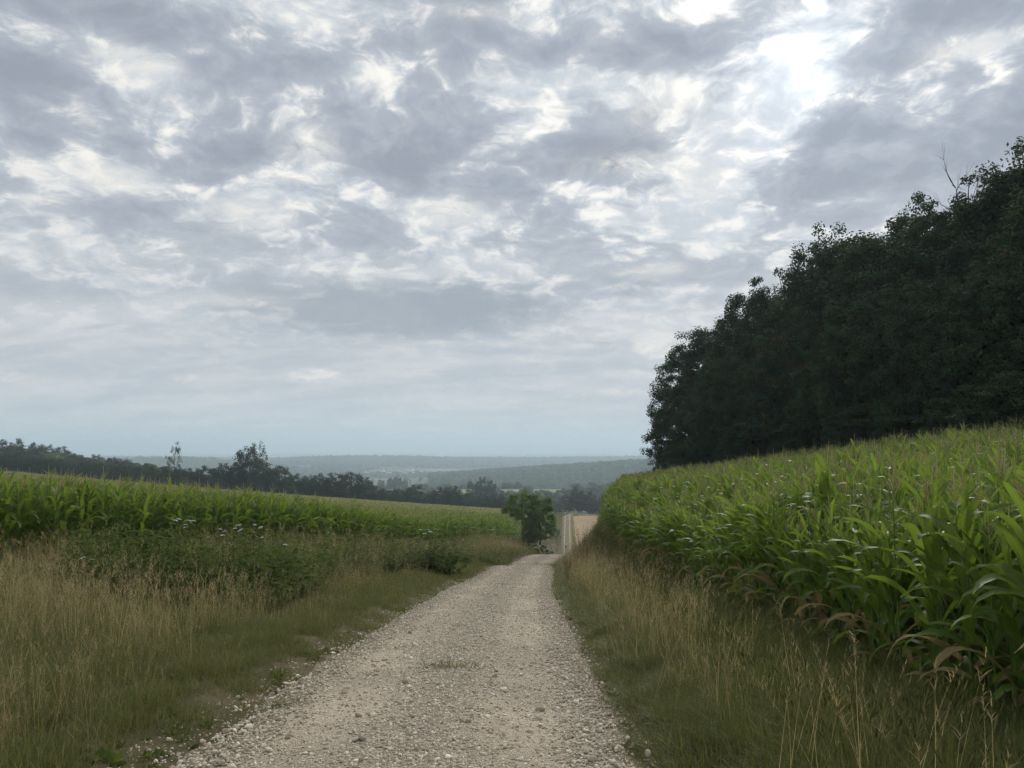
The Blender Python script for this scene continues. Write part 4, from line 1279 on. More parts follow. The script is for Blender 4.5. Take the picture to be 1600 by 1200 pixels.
# big dark wood on the right
W_H = 18.0
WOOD = [tree_meshes(1000 + k, W_H, 5.6, 0.10, 13, 420, 40000, 0.255, 'wood_leaf', 0.044, lobed=30, dry=(0.3 if k == 4 else 0.03), flat=0.75) for k in range(5)]
WOOD.append(tree_meshes(1010, W_H, 4.6, 0.12, 14, 360, 34000, 0.255, 'wood_leaf', 0.042, lobed=28, flat=0.9, limb_up=0.6))
def wood():
    line = [(1005, 665), (1020, 640), (1045, 580), (1078, 536), (1124, 508), (1178, 452), (1232, 444), (1282, 368), (1340, 374), (1395, 352), (1446, 322), (1500, 318), (1548, 305), (1600, 244), (1660, 240), (1720, 235)]
    lx, ly = zip(*line)
    def edgeY(px): return float(np.interp(px, [1000, 1100, 1200, 1300, 1400, 1500, 1600, 1720], [102, 96, 84, 74, 65, 57, 50, 44]))
    n = 0
    G = 'trees of the dark wood above the maize'
    # skyline trees
    specials = {1078: 'leftmost tree of the dark wood, its crown overhanging the end of the maize', 1282: 'dark tree with ragged upright top on the skyline of the wood',
                1600: 'tallest tree of the dark wood, standing against the sky at the picture edge', 1124: 'rounded dark tree next to the end of the wood'}
    SKY_T = [(1078, 0, 0), (1124, 1, 4), (1178, 2, 2), (1232, 3, 5), (1282, 5, 4), (1340, 0, 6), (1395, 1, 3), (1446, 2, 6), (1500, 3, 4), (1548, 1, 7), (1600, 5, 2), (1650, 0, 4), (1700, 2, 0)]
    for px, k, dy in SKY_T:
        Y = edgeY(px) + dy
        H = top_height(px, float(np.interp(px, lx, ly)) + 4, Y)
        x, y, z = at_px(px, Y)
        place_tree('broadleaf_tree', WOOD[k], x, y, z, H / W_H, random.uniform(0, 6.28), specials.get(px, 'tall dark broadleaf tree on the skyline of the wood, %s from its open end' % rank(px, [q[0] for q in SKY_T])), G, sxy=min(H / W_H, 1.05))
    # trees behind, closing the wood
    for px, k, dy, dpy in [(1150, 3, 14, 40), (1240, 1, 16, 30), (1330, 4, 16, 30), (1420, 0, 16, 26), (1520, 2, 15, 26), (1610, 3, 14, 40), (1090, 2, 12, 50), (1190, 0, 22, 40), (1290, 2, 24, 40), (1380, 3, 24, 40), (1470, 1, 24, 40), (1570, 0, 22, 45)]:
        Y = edgeY(px) + dy
        H = top_height(px, float(np.interp(px, lx, ly)) + dpy, Y)
        x, y, z = at_px(px, Y)
        place_tree('broadleaf_tree', WOOD[k], x, y, z, H / W_H, random.uniform(0, 6.28), 'dark tree standing inside the wood behind its edge', G, sxy=1.0)
    # lower trees along the edge
    LOW_T = [(1062, 3, -5, 640), (1098, 2, -7, 600), (1140, 0, -8, 560), (1195, 1, -7, 560), (1250, 4, -8, 500), (1310, 4, -9, 520), (1370, 2, -8, 470), (1425, 3, -8, 480), (1480, 0, -7, 440), (1535, 1, -8, 450), (1590, 3, -7, 420), (1650, 1, -6, 400),
                          (1075, 1, -12, 690), (1170, 2, -14, 660), (1270, 3, -14, 640), (1360, 4, -14, 630), (1450, 0, -13, 610), (1540, 2, -12, 600), (1620, 1, -11, 580)]
    for px, k, dy, py in LOW_T:
        Y = edgeY(px) + dy
        H = top_height(px, py, Y)
        x, y, z = at_px(px, Y)
        lab = ('low tree with rusty brown leaves, %s along the edge of the dark wood' if k == 4 else 'low dark tree, %s along the edge of the wood behind the maize') % rank(px, [q[0] for q in LOW_T])
        place_tree('broadleaf_tree', WOOD[k], x, y, z, H / W_H, random.uniform(0, 6.28), lab, 'low trees at the edge of the wood', sxy=max(H / W_H, 0.55))
wood()
# dead twigs standing out of the wood
def dead_tree():
    Y = 60.0
    x, y, z = at_px(1527, Y); H = top_height(1527, 288, Y)
    me = tree_meshes(1234, W_H, 2.6, 0.5, 10, 4, 16, 0.1, 'wood_leaf', 0.02, sparse=True)
    o = empty('dead_tree', (x, y, z), 0.4, (0.6, 0.6, H / (W_H * 0.95)))
    tag(o, 'bare dead tree top poking out of the wood beside the tallest tree', 'tree')
    obj('trunk', me[0], o)
dead_tree()

# tree belt across the valley
B_H = 12.0
BELT = [tree_meshes(1100 + k, B_H, 4.4, 0.08, 10, 170, 8000, 0.40, 'belt_leaf', 0.085, boxy=3.0, fill=0.15) for k in range(5)]
THIN = [tree_meshes(1200 + k, B_H, 3.2, 0.35, 12, 60, 1500, 0.34, 'belt_leaf', 0.065, sparse=True) for k in range(2)]
def belt():
    G = 'trees of the belt behind the left-hand field'
    spec = {392: 'tall dark tree towering over the belt of trees behind the left-hand maize', 436: 'lighter green rounded tree at the right end of the tall tree group'}
    BT = [(190, 722, 300, 0), (212, 726, 305, 1), (236, 729, 295, 2), (258, 731, 300, 3), (282, 732, 292, 4), (305, 733, 300, 0), (328, 728, 305, 1), (350, 727, 298, 2), (370, 726, 300, 3), (392, 699, 305, 4), (414, 726, 296, 0),
                         (436, 728, 288, 1), (458, 742, 300, 2), (480, 744, 305, 3), (502, 742, 310, 4), (524, 741, 305, 0), (548, 738, 312, 1), (572, 748, 318, 2), (590, 760, 330, 3), (200, 735, 275, 3), (245, 742, 272, 4), (290, 745, 272, 0), (340, 748, 272, 2), (400, 752, 275, 1)]
    for px, py, Y, k in BT:
        x, y, z = at_px(px, Y); H = top_height(px, py, Y)
        place_tree('broadleaf_tree', BELT[k], x, y, z, H / B_H, random.uniform(0, 6.28), spec.get(px, 'dark green tree in the belt behind the left-hand maize, %s from the wooded slope' % rank(px, [q[0] for q in BT])), G, sxy=max(0.8, min(1.35, 1.2 * H / B_H)))
    for px, py, Y, k, lab in [(275, 698, 292, 0, 'thin-crowned tree rising alone above the belt behind the left-hand maize'), (412, 699, 300, 1, 'slender see-through tree right beside the tall dark tree of the belt')]:
        x, y, z = at_px(px, Y); H = top_height(px, py, Y)
        place_tree('slender_tree', THIN[k], x, y, z, H / B_H, random.uniform(0, 6.28), lab, None, sxy=0.85)
    G = 'trees of the second belt beyond the field'
    B2 = [(606, 766, 360, 0), (628, 763, 365, 1), (648, 759, 370, 2), (668, 771, 372, 3), (690, 762, 370, 4), (708, 761, 372, 0), (730, 769, 372, 1), (750, 772, 378, 2), (772, 770, 380, 3), (790, 774, 385, 4), (812, 778, 390, 0), (845, 780, 395, 2)]
    for px, py, Y, k in B2:
        x, y, z = at_px(px, Y); H = top_height(px, py, Y)
        place_tree('broadleaf_tree', BELT[k], x, y, z, H / B_H, random.uniform(0, 6.28), 'dark tree in the lower belt left of the roadside tree, %s from the left' % rank(px, [q[0] for q in B2]), G, sxy=1.25)
    for px, py, Y, k in [(738, 752, 560, 1), (752, 748, 565, 2), (766, 752, 560, 0)]:
        x, y, z = at_px(px, Y); H = top_height(px, py, Y)
        place_tree('broadleaf_tree', BELT[k], x, y, z, H / B_H, random.uniform(0, 6.28), {738: 'left tree of the compact round copse behind the lower belt', 752: 'middle tree of the compact round copse behind the lower belt', 766: 'right tree of the compact round copse behind the lower belt'}[px], 'trees of the round copse', sxy=1.2)
    B3 = [(868, 782, 440, 3), (885, 772, 450, 1), (902, 762, 455, 2), (920, 768, 455, 0), (940, 776, 460, 4), (960, 775, 460, 3), (985, 770, 470, 1), (1010, 766, 480, 2), (1035, 766, 480, 0)]
    for px, py, Y, k in B3:
        x, y, z = at_px(px, Y); H = top_height(px, py, Y)
        place_tree('broadleaf_tree', BELT[k], x, y, z, H / B_H, random.uniform(0, 6.28), 'dark tree in the group beyond the end of the far track, %s from the left' % rank(px, [q[0] for q in B3]), 'trees beyond the far track', sxy=1.1)
    B4 = [(580, 750, 1020, 0), (596, 749, 1020, 1), (612, 747, 1025, 2), (622, 744, 1025, 3), (633, 750, 1030, 4), (652, 755, 1020, 0), (668, 756, 1030, 1), (690, 757, 1030, 3), (712, 758, 1030, 2)]
    for px, py, Y, k in B4:
        x, y, z = at_px(px, Y); H = top_height(px, py, Y)
        place_tree('broadleaf_tree', BELT[k], x, y, z, H / B_H, random.uniform(0, 6.28), 'small far tree on the upper edge of the pale meadow, %s from the left' % rank(px, [q[0] for q in B4]), 'trees on the meadow edge', sxy=max(0.8, H / B_H))
    x, y, z = at_px(642, 1010); H = top_height(642, 749, 1010)
    place_tree('slender_tree', THIN[0], x, y, z, H / B_H, 0.3, 'slim bare-looking tree alone on the upper edge of the pale meadow', None, sxy=0.35)
    # wooded slope on the far left
    n = 0
    for Y, off in ((315, 0), (350, 14), (390, 3), (430, 16), (470, 8)):
        for px in range(-30 + off, 212, 25):
            pxx = px + random.uniform(-6, 6)
            x, y, z = at_px(pxx, Y)
            top = float(np.interp(pxx, [0, 60, 110, 160, 200, 230], [685, 692, 703, 711, 716, 722]))
            py = top + (470 - Y) * 0.22 + random.uniform(-3, 4)
            H = max(8.0, min(17.0, top_height(pxx, py, Y)))
            place_tree('broadleaf_tree', BELT[n % 5], x, y, z, H / B_H, random.uniform(0, 6.28), 'dark tree on the wooded slope at the far left', 'trees of the wooded slope', sxy=1.15); n += 1
belt()

# the little tree by the track
def roadside_tree():
    Y = 128.0
    x, y, z = at_px(818, Y); H = top_height(818, 770, Y)
    a = tree_meshes(1301, 7.4, 3.3, 0.02, 12, 330, 24000, 0.19, 'roadside_leaf', 0.070, lobed=26, boxy=4.0)
    c = tree_meshes(1302, 7.2, 2.5, 0.10, 12, 260, 19000, 0.19, 'roadside_leaf', 0.070, lobed=20, boxy=4.0)
    o = empty('roadside_tree', (x, y, z - 0.1), 0.0, (H / 7.4 * 0.95, H / 7.4 * 0.95, H / 7.4))
    tag(o, 'bushy dark green tree with two crowns standing alone beside the track', 'tree')
    obj('trunk', a[0], o, (-0.3, 0, 0)); obj('crown', a[1], o, (-0.3, 0, 0))
    obj('trunk', c[0], o, (2.6, 0.4, 0), 1.0, (1, 1, 0.98)); obj('crown', c[1], o, (2.6, 0.4, 0), 1.0, (1, 1, 0.98))
roadside_tree()

# ------------------------------------------------------------------ shrubs round the little tree and along the far track
def shrubs():
    SH = [tree_meshes(1400 + k, 3.0, 1.6, 0.0, 8, 110, 4200, 0.15, 'bush_leaf', 0.085, lobed=12, boxy=4.0) for k in range(3)]
    for i, (px, Y, hh, lab) in enumerate([(848, 136, 3.6, 'green shrub close to the right of the roadside tree'), (862, 142, 3.4, 'green shrub between the roadside tree and the far track'), (872, 170, 3.2, 'dark shrub at the left edge of the far track'),
                                          (806, 122, 1.9, 'low shrub at the foot of the roadside tree on its field side'), (832, 125, 2.0, 'low shrub in front of the roadside tree on its track side'), (817, 123, 2.0, 'low shrub hiding the trunk of the roadside tree'), (868, 250, 3.0, 'rounded shrub farther along the left side of the far track'),
                                          (860, 330, 4.5, 'shrub on the left of the far track near its end'), (874, 345, 3.6, 'shrub at the end of the far track')]):
        x, y, z = at_px(px, Y)
        o = empty('shrub', (x, y, z - 0.05), i * 1.3, (hh / 3.0 * 1.05, hh / 3.0 * 1.05, hh / 3.0))
        tag(o, lab, 'shrub')
        obj('branches', SH[i % 3][0], o); obj('foliage', SH[i % 3][1], o)
    x, y, z = at_px(899, 342)
    pb = [MB(), None]
    st, lf = herb(77, 60, 1.6, 2.6, 1.9, 0.22, 0.5, 'pale_bush', 14)
    o = empty('pale_shrub', (x, y, z), 0, 1.0); tag(o, 'pale straw-coloured bush at the far end of the stubble field', 'shrub')
    obj('stems', st, o); obj('foliage', lf, o)
shrubs()

# ------------------------------------------------------------------ far woods
def crown_lump(seed):
    """bumpy broadleaf crown with a stub of trunk, for woods a kilometre and more away"""
    r = np.random.default_rng(seed)
    V, F3, F4 = stone_mesh(seed, 6, 10)
    V = V / np.abs(V).max(0)
    V = V * (1 + r.uniform(-0.22, 0.18, (len(V), 1)))
    V[:, 2] = V[:, 2] * 0.62 + 0.95
    mb = MB(); mb.add(V, F3, F4, 0, v=r.random(len(V)), dry=0.0)
    mb.tube([(0, 0, 0), (0, 0, 0.6)], [0.09, 0.07], 5, 1, False, v=0.2, dry=0.0)
    return mb.mesh('crown', [MAT['forest'], MAT['bark']])
def forest_mat():
    m, b = new_mat('far_foliage')
    oi = b.n('ShaderNodeObjectInfo').outputs['Random']
    tc = b.n('ShaderNodeTexCoord').outputs['Object']
    n = b.noise(tc, 3.0, 5.0, 0.7).outputs['Fac']
    c = b.mix(oi, (0.022, 0.040, 0.013), (0.060, 0.088, 0.026))
    c = b.mix(b.m('MULTIPLY', b.smooth(n, 0.5, 0.7), 0.6), c, (0.018, 0.032, 0.010))
    nb = bump(b, n, 1.0, 0.25)
    finish(b, principled(b, c, 0.9, 0.05, nb))
    return m
MAT['forest'] = forest_mat()
def far_woods():
    LUMPS = [crown_lump(300 + k) for k in range(6)]
    def gather(n, y0, y1, u0, u1, mask):
        Y = y0 * (y1 / y0) ** rng.random(n)
        X = Y * rng.uniform(u0, u1, n)
        k = mask(X, Y)
        return X[k], Y[k]
    sets = []
    # wooded hill across the valley
    def m1(X, Y):
        g = 52 * gauss(X, Y, 470, 2050, 430, 360) + 22 * gauss(X, Y, 950, 1700, 350, 420) + 6 * gauss(X, Y, -60, 2300, 200, 150)
        return (g + 4 * wnoise(X, Y, 700) > 8) & (Y > 1090)
    sets.append((*gather(26000, 1080, 2600, -0.10, 0.30, m1), 5.6, 8.6))
    # farther hills, left and middle
    def m2(X, Y):
        g = 40 * gauss(X, Y, -780, 4000, 520, 420) + 18 * gauss(X, Y, -100, 4700, 900, 420) + 26 * gauss(X, Y, 1100, 4700, 700, 500) + 46 * gauss(X, Y, -1300, 3000, 420, 330) + 30 * gauss(X, Y, -2600, 5200, 900, 500)
        mead = ((X > -1150) & (X < -700) & (Y > 2880) & (Y < 3330)) | ((X > -570) & (X < -240) & (Y > 2240) & (Y < 2530)) | ((X > -560) & (X < -240) & (Y > 2600) & (Y < 3450) & (wnoise(X, Y, 300) < 0.7))
        return (g + 9 * wnoise(X, Y, 1300) > 7) & ~mead
    sets.append((*gather(30000, 2300, 6200, -0.52, 0.26, m2), 8.0, 13.0))
    # hedgerows and thickets on the valley floor
    def m3(X, Y):
        mead = (X > -175) & (X < 70) & (Y > 795) & (Y < 1015)
        vill = (X > -600) & (X < -200) & (Y > 2240) & (Y < 3450)
        return (np.abs(wnoise(X, Y, 900)) < 0.10) & ~mead & ~vill & (Y > 480)
    sets.append((*gather(15000, 470, 3400, -0.56, 0.28, m3), 4.0, 6.5))
    # thicket that closes the dip in front of the meadow
    def m4(X, Y):
        return (wnoise(X, Y, 160) > -0.1) & ~((X > -175) & (X < 70) & (Y > 795))
    sets.append((*gather(2200, 400, 1000, -0.62, 0.24, lambda X, Y: m4(X, Y) & ((Y > 640) | (X / Y < -0.2) | (X / Y > 0.08)) & (X / Y < np.where(Y < 480, -0.25, 1))), 4.2, 6.0))
    # valley floor far away: dotted with trees, thinning out in the haze
    def m5(X, Y):
        return wnoise(X, Y, 2600) > 0.35
    sets.append((*gather(9000, 5800, 12500, -0.42, 0.2, m5), 11.0, 17.0))
    P, S = [], []
    for X, Y, lo, hi in sets:
        P.append(np.stack([X, Y, h(X, Y) - 0.4], -1))
        s = rng.uniform(lo, hi, len(X))
        S.append(np.stack([s, s, s * rng.uniform(0.85, 1.25, len(X))], -1))
    P = np.concatenate(P); S = np.concatenate(S); n = len(P)
    scatter('far_forest', P, np.stack([np.zeros(n), np.zeros(n), rng.uniform(0, 6.28, n)], -1), S, rng.integers(0, 6, n), LUMPS, 'hazy blue-green woods covering the hills across the valley', 'forest')
far_woods()

# ------------------------------------------------------------------ village in the valley
def village():
    roof_m = [plain_mat('roof_tiles_red', (0.30, 0.13, 0.08), 0.9, 0.1, 0.3, 0.5), plain_mat('roof_tiles_brown', (0.20, 0.12, 0.085), 0.9, 0.1, 0.3, 0.5)]
    wall_m = [plain_mat('render_white', (0.80, 0.79, 0.75), 0.9, 0.1, 0.06, 0.5), plain_mat('render_cream', (0.66, 0.60, 0.48), 0.9, 0.1, 0.08, 0.5)]
    glass = plain_mat('window_dark', (0.05, 0.06, 0.07), 0.3, 0.5, 0.1)
    spots = [(598, 3050, 14, 'white house at the left end of the far village'), (611, 2950, 16, 'large white house left of the middle of the far village'), (618, 2900, 15, 'bright white gabled house in the middle of the far village'), (624, 3080, 13, 'cream house behind the bright white gabled one'),
             (630, 2850, 14, 'small cream house below the white houses of the far village'), (641, 3250, 22, 'long white building above the far village'), (650, 3000, 14, 'white house near the right end of the far village'), (655, 2880, 13, 'cream house with red roof at the right of the far village'),
             (660, 3100, 13, 'white house highest at the right of the far village'), (676, 2800, 14, 'reddish house apart at the lower right of the far village'), (703, 3300, 13, 'lone white house on the slope right of the far village'), (597, 3220, 15, 'pale house on the slope above the left end of the far village')]
    for i, (px, Y, L, lab) in enumerate(spots):
        x, y, z = at_px(px, Y)
        w, d, eh, rh = L, L * 0.72, 5.6, 4.2
        o = empty('village_house', (x, y, z), random.uniform(-0.6, 0.6), 1.25)
        tag(o, lab, 'house', 'houses of the far village')
        mb = MB(); mb.box(-w / 2, w / 2, -d / 2, d / 2, -1.0, eh)
        mb.add([(-w / 2, -d / 2, eh), (-w / 2, d / 2, eh), (-w / 2, 0, eh + rh), (w / 2, -d / 2, eh), (w / 2, d / 2, eh), (w / 2, 0, eh + rh)], [(0, 2, 1), (3, 4, 5)])
        obj('wall', mb.mesh('wall', [wall_m[i % 2 if i not in (1, 2, 5, 10) else 0]]), o)
        mb = MB(); ov = 0.5; e = eh - ov * rh / (d / 2)
        for sgn in (-1, 1):
            V = [(-w / 2 - ov, sgn * (d / 2 + ov), e + 0.05), (w / 2 + ov, sgn * (d / 2 + ov), e + 0.05), (w / 2 + ov, 0, eh + rh + 0.05), (-w / 2 - ov, 0, eh + rh + 0.05)]
            V += [(a, b_, c + 0.3) for a, b_, c in V]
            mb.add(V, None, [(0, 1, 2, 3), (7, 6, 5, 4), (0, 4, 5, 1), (1, 5, 6, 2), (2, 6, 7, 3), (3, 7, 4, 0)])
        rf = obj('roof', mb.mesh('roof', [roof_m[i % 2]]), o)
        mb = MB(); mb.box(-0.5, 0.5, -0.5, 0.5, 0, 2.2)
        obj('chimney', mb.mesh('chimney', [wall_m[1]]), rf, (w * 0.25, d * 0.18, eh + rh * 0.6))
        for q in range(3):
            mb = MB(); mb.box(-0.6, 0.6, -0.06, 0.0, 0, 1.5)
            obj('window', mb.mesh('window', [glass]), o, (-w * 0.3 + q * w * 0.3, -d / 2 - 0.01, 2.0))
village()

def smoke():
    m, b = new_mat('white_steam')
    finish(b, principled(b, (0.85, 0.85, 0.85), 1.0, 0.0))
    Y = 9000.0
    x, y, z = at_px(817, Y)
    mb = MB()
    r = np.random.default_rng(5)
    for q in range(9):
        f = q / 8
        V, f3, f4 = stone_mesh(60 + q, 6, 10)
        V = V / np.abs(V).max(0) * (8 + 16 * f) + np.array([35 * f ** 1.4 + r.normal(0, 3), r.normal(0, 4), 20 + 55 * f])
        mb.add(V, f3, f4)
    o = obj('steam_plume', mb.mesh('steam_plume', [m], True), None, (x, y, z))
    tag(o, 'tiny white steam plume rising from the hazy plain', 'steam', kind='stuff')
smoke()

# ------------------------------------------------------------------ weeds and flowers on the left verge
def ground_at(px, py_base):
    """ground point seen at a pixel (march along the sight line)"""
    d = pix_dir(px, py_base)
    t = np.geomspace(2, 900, 6000)
    X, Y, Z = d.x * t, d.y * t, EYE + d.z * t
    below = np.nonzero(Z < h(X, Y))[0]
    i = below[0] if len(below) else -1
    return float(X[i]), float(Y[i]), hz(X[i], Y[i])

HERBS = [herb(600 + k, 40, 0.75, 1.35, 0.75, 0.19, 0.50, 'weed_leaf', 12) for k in range(3)]
def weeds():
    spots = [(215, 15.5, 1.05, 'grey-green bushy weed at the left edge of the weed thicket'), (262, 16.5, 1.15, 'bushy weed just left of the white flowers'), (300, 15.0, 0.85, 'leafy dark weed below the left white flowers'), (338, 16.2, 1.15, 'bushy weed between the two groups of white flowers'),
             (372, 14.8, 0.85, 'dense green weed in front of the right white flowers'), (405, 15.8, 1.15, 'tall leafy weed among the right white flowers'), (438, 16.6, 1.1, 'tall leafy weed right of the white flowers'), (415, 13.8, 0.65, 'dark bushy weed closest to the track below the white flowers'),
             (330, 14.0, 0.6, 'low leafy weed in the middle of the weed thicket'), (255, 14.2, 0.6, 'low leafy weed at the front of the weed thicket'), (462, 18.5, 1.0, 'bushy weed at the right end of the weed thicket'),
             (500, 21.0, 0.9, 'small green weed between the thicket and the umbel bush'), (548, 24.0, 0.9, 'green weed on the verge halfway to the umbel bush'), (600, 27.0, 0.95, 'green weed left of the umbel bush'), (150, 17.0, 0.9, 'grey-green weed in front of the left-hand maize'),
             (672, 30.5, 1.45, 'round green bush with pale flower heads on the verge near the bend'), (655, 31.0, 1.2, 'green weed on the left side of the umbel bush'), (690, 32.0, 1.2, 'green weed on the right side of the umbel bush'),
             (190, 18.8, 1.25, 'tall weed against the maize behind the left end of the thicket'),
             (235, 19.2, 1.25, 'tall weed against the maize behind the thicket left of the flowers'), (320, 19.5, 1.25, 'tall weed against the maize straight behind the white flowers'), (410, 20.5, 1.2, 'tall weed against the maize behind the right flowers'), (480, 22.5, 1.1, 'weed against the maize right behind the end of the thicket'), (530, 27.0, 1.1, 'weed at the foot of the maize between thicket and umbel bush'), (580, 32.0, 1.1, 'weed at the foot of the maize behind the verge'),
             (720, 40.0, 1.0, 'small weed on the verge beyond the umbel bush'), (760, 52.0, 1.1, 'weed at the bend below the roadside tree')]
    for i, (px, Y, s, lab) in enumerate(spots):
        x, y, z = at_px(px, Y)
        o = empty('bushy_weed', (x, y, z), i * 1.7, (s * 1.15, s * 1.15, s * (1.1 if px < 520 else 1.0)))
        tag(o, lab, 'weed', 'bushy weeds on the left verge')
        obj('stems', HERBS[i % 3][0], o); obj('foliage', HERBS[i % 3][1], o)
    # white umbels
    def umbel(seed, r0):
        r = np.random.default_rng(seed); mb = MB()
        n = 34
        for k in range(n):
            q = math.sqrt((k + 0.5) / n) * r0; a = k * 2.4
            c = np.array([q * math.cos(a), q * math.sin(a), 0.05 - 0.25 * q * q / r0 + r.normal(0, .002)])
            mb.tube([(0, 0, 0), c], [0.001, 0.0008], 3, 1, False, v=0.6, dry=0.0)
            k6 = np.arange(6) * math.pi / 3
            fr = r0 * 0.15
            V = np.concatenate([[c + (0, 0, 0.004)], c + np.stack([fr * np.cos(k6), fr * np.sin(k6), -0.002 + 0 * k6], -1)])
            mb.add(V, [(0, 1 + q_, 1 + (q_ + 1) % 6) for q_ in range(6)], None, 0, v=r.uniform(.5, 1), dry=0.0)
        return mb.mesh('flower_head', [MAT['umbel'], MAT['weed_leaf']])
    UM = [umbel(700 + k, 0.036 + 0.010 * k) for k in range(3)]
    spots = [(286, 15.6, 1.80, 4, 'white-flowered umbel plant with the topmost heads on the left of the thicket'), (280, 16.4, 1.65, 2, 'white-flowered umbel plant at the left edge of the flowers'), (308, 15.9, 1.72, 3, 'white-flowered umbel plant between the two flower groups'), (356, 15.2, 1.58, 3, 'white-flowered umbel plant with low heads in the right group'),
             (370, 15.6, 1.70, 4, 'white-flowered umbel plant with the brightest cluster of heads'), (386, 15.9, 1.68, 3, 'white-flowered umbel plant right of the brightest cluster'), (408, 16.2, 1.60, 3, 'white-flowered umbel plant lowest of the right group'), (436, 17.0, 1.3, 2, 'white-flowered umbel plant farthest right in the thicket'),
             (128, 14.6, 1.05, 2, 'small white umbel plant in the dry grass at the left'), (150, 15.2, 1.0, 2, 'small white umbel plant in the grass beside the maize'), (664, 30.2, 1.75, 4, 'pale umbel plant in the bush near the bend, left stem'), (682, 30.6, 1.8, 4, 'pale umbel plant in the bush near the bend, right stem'),
             (726, 44, 1.5, 2, 'umbel plant by the maize end near the bend'), (783, 60, 1.2, 2, 'umbel plant at the bend of the track')]
    for i, (px, Y, H, nh, lab) in enumerate(spots):
        x, y, z = at_px(px, Y)
        o = empty('umbel_flower', (x, y, z), i * 0.9, 1.0)
        tag(o, lab, 'wild flower', 'white umbel flowers on the left verge')
        r = random.Random(i); mb = MB(); heads = []
        mb.tube([(0, 0, -0.03), (0.01, 0.01, H * .5), (0.0, 0.02, H * .8)], [0.005, 0.004, 0.003], 5, 0, True, v=.5, dry=0.0)
        for k in range(max(1, nh - 1)):
            a = k * 2.2 + r.uniform(-.3, .3); f = r.uniform(0.5, 0.8)
            t = np.array([math.cos(a) * r.uniform(.10, .24), math.sin(a) * r.uniform(.10, .24), H * r.uniform(.86, 1.0)])
            mb.tube([(0.005, 0.01, H * f), (t[0] * .7, t[1] * .7, H * (f + .12)), t], [0.003, 0.0025, 0.0018], 4, 0, True, v=.5, dry=0.0)
            heads.append(t)
        obj('stem', mb.mesh('stem', [MAT['weed_leaf']]), o)
        lf = MB()
        for k in range(30):
            f = r.uniform(.1, .7)
            leaflet(lf, (0.005, 0.01, H * f), r.uniform(0, 6.28), r.uniform(-.2, .8), r.uniform(.08, .17), 0.045, r.random())
        obj('foliage', lf.mesh('foliage', [MAT['weed_leaf']]), o)
        for k, t in enumerate(heads):
            u = obj('flower_head', UM[(i + k) % 3], o, tuple(t - np.array([0, 0, 0.03])), k, 1.0 if i < 10 else 1.35)
            u.rotation_euler = (r.gauss(0, .2), r.gauss(0, .2), k)
weeds()

def docks():
    """dead brown dock stalks sticking out of the grass by the end of the maize"""
    for i, (px, Y, H, lab) in enumerate([(908, 36, 1.9, 'tallest dead brown dock stalk beside the end of the right-hand maize'), (918, 35, 1.5, 'dead brown dock stalk close to the maize end'), (899, 34, 1.3, 'shorter dead dock stalk on the track side of the group'), (912, 33, 1.2, 'reddish dead dock stalk in front of the group'), (886, 26, 0.8, 'low dead dock stalk leaning at the track edge')]):
        x, y, z = at_px(px, Y)
        r = random.Random(i); o = empty('dock_stalk', (x, y, z), i, 1.0)
        tag(o, lab, 'dead weed', 'dead dock stalks at the maize end')
        st, sd = MB(), MB()
        for k in range(5):
            a = k * 1.3; tip = np.array([math.cos(a) * .3 * H * .5, math.sin(a) * .3 * H * .5, H * r.uniform(.8, 1.0)])
            st.tube([(0, 0, -.03), tip * .4 + np.array([0, 0, H * .08]), tip], [0.007, 0.005, 0.002], 4, 0, True, v=r.random())
            for q in range(70):
                f = r.uniform(.42, 1.0); p = tip * f + np.array([0, 0, H * .06 * (1 - f)])
                leaflet(sd, p + np.array([r.gauss(0, .02), r.gauss(0, .02), 0]), r.uniform(0, 6.28), r.uniform(-.3, 1), .045, .022, r.random())
        obj('stalk', st.mesh('stalk', [MAT['dock']]), o); obj('seeds', sd.mesh('seeds', [MAT['dock']]), o)
docks()

# ------------------------------------------------------------------ tufts and clods standing out on the gravel
def tufts():
    spots = [(712, 1053, 1.1, 'largest grass tuft in the middle of the gravel track'), (440, 1106, 0.8, 'lone dark grass tuft on the gravel near the left verge'), (683, 1068, 0.55, 'small grass tuft left of the largest one on the gravel'), (728, 1072, 0.5, 'flat grass tuft below the largest one on the gravel'),
             (716, 985, 0.7, 'grass tuft on the crown of the track above the largest one'), (784, 917, 0.9, 'brown grass patch in the middle of the track far up'), (768, 935, 0.7, 'grass patch on the crown of the track just below the far brown one'), (838, 958, 0.4, 'small tuft near the right edge of the track'),
             (150, 1150, 1.3, 'round green plant cushion in the lower left corner beside the gravel'), (505, 1035, 0.6, 'small tuft on the left shoulder of the gravel')]
    for i, (px, py, s, lab) in enumerate(spots):
        x, y, z = ground_at(px, py)
        if abs(x - float(x_road(y))) < 1.6: z = float(road_z(np.array(x), np.array(y)))
        o = empty('grass_tuft', (x, y, z), i, s * 1.35)
        tag(o, lab, 'grass tuft', 'tufts on the gravel')
        src = G_SHORT if i in (0, 1, 8) else G_BROWN
        for k in range(9):
            obj('blades', src[(i + k) % 4], o, (random.gauss(0, 0.10), random.gauss(0, 0.05), -0.005), k * 1.9, random.uniform(.6, 1.0) * (1.5 if i == 8 else 1))
tufts()

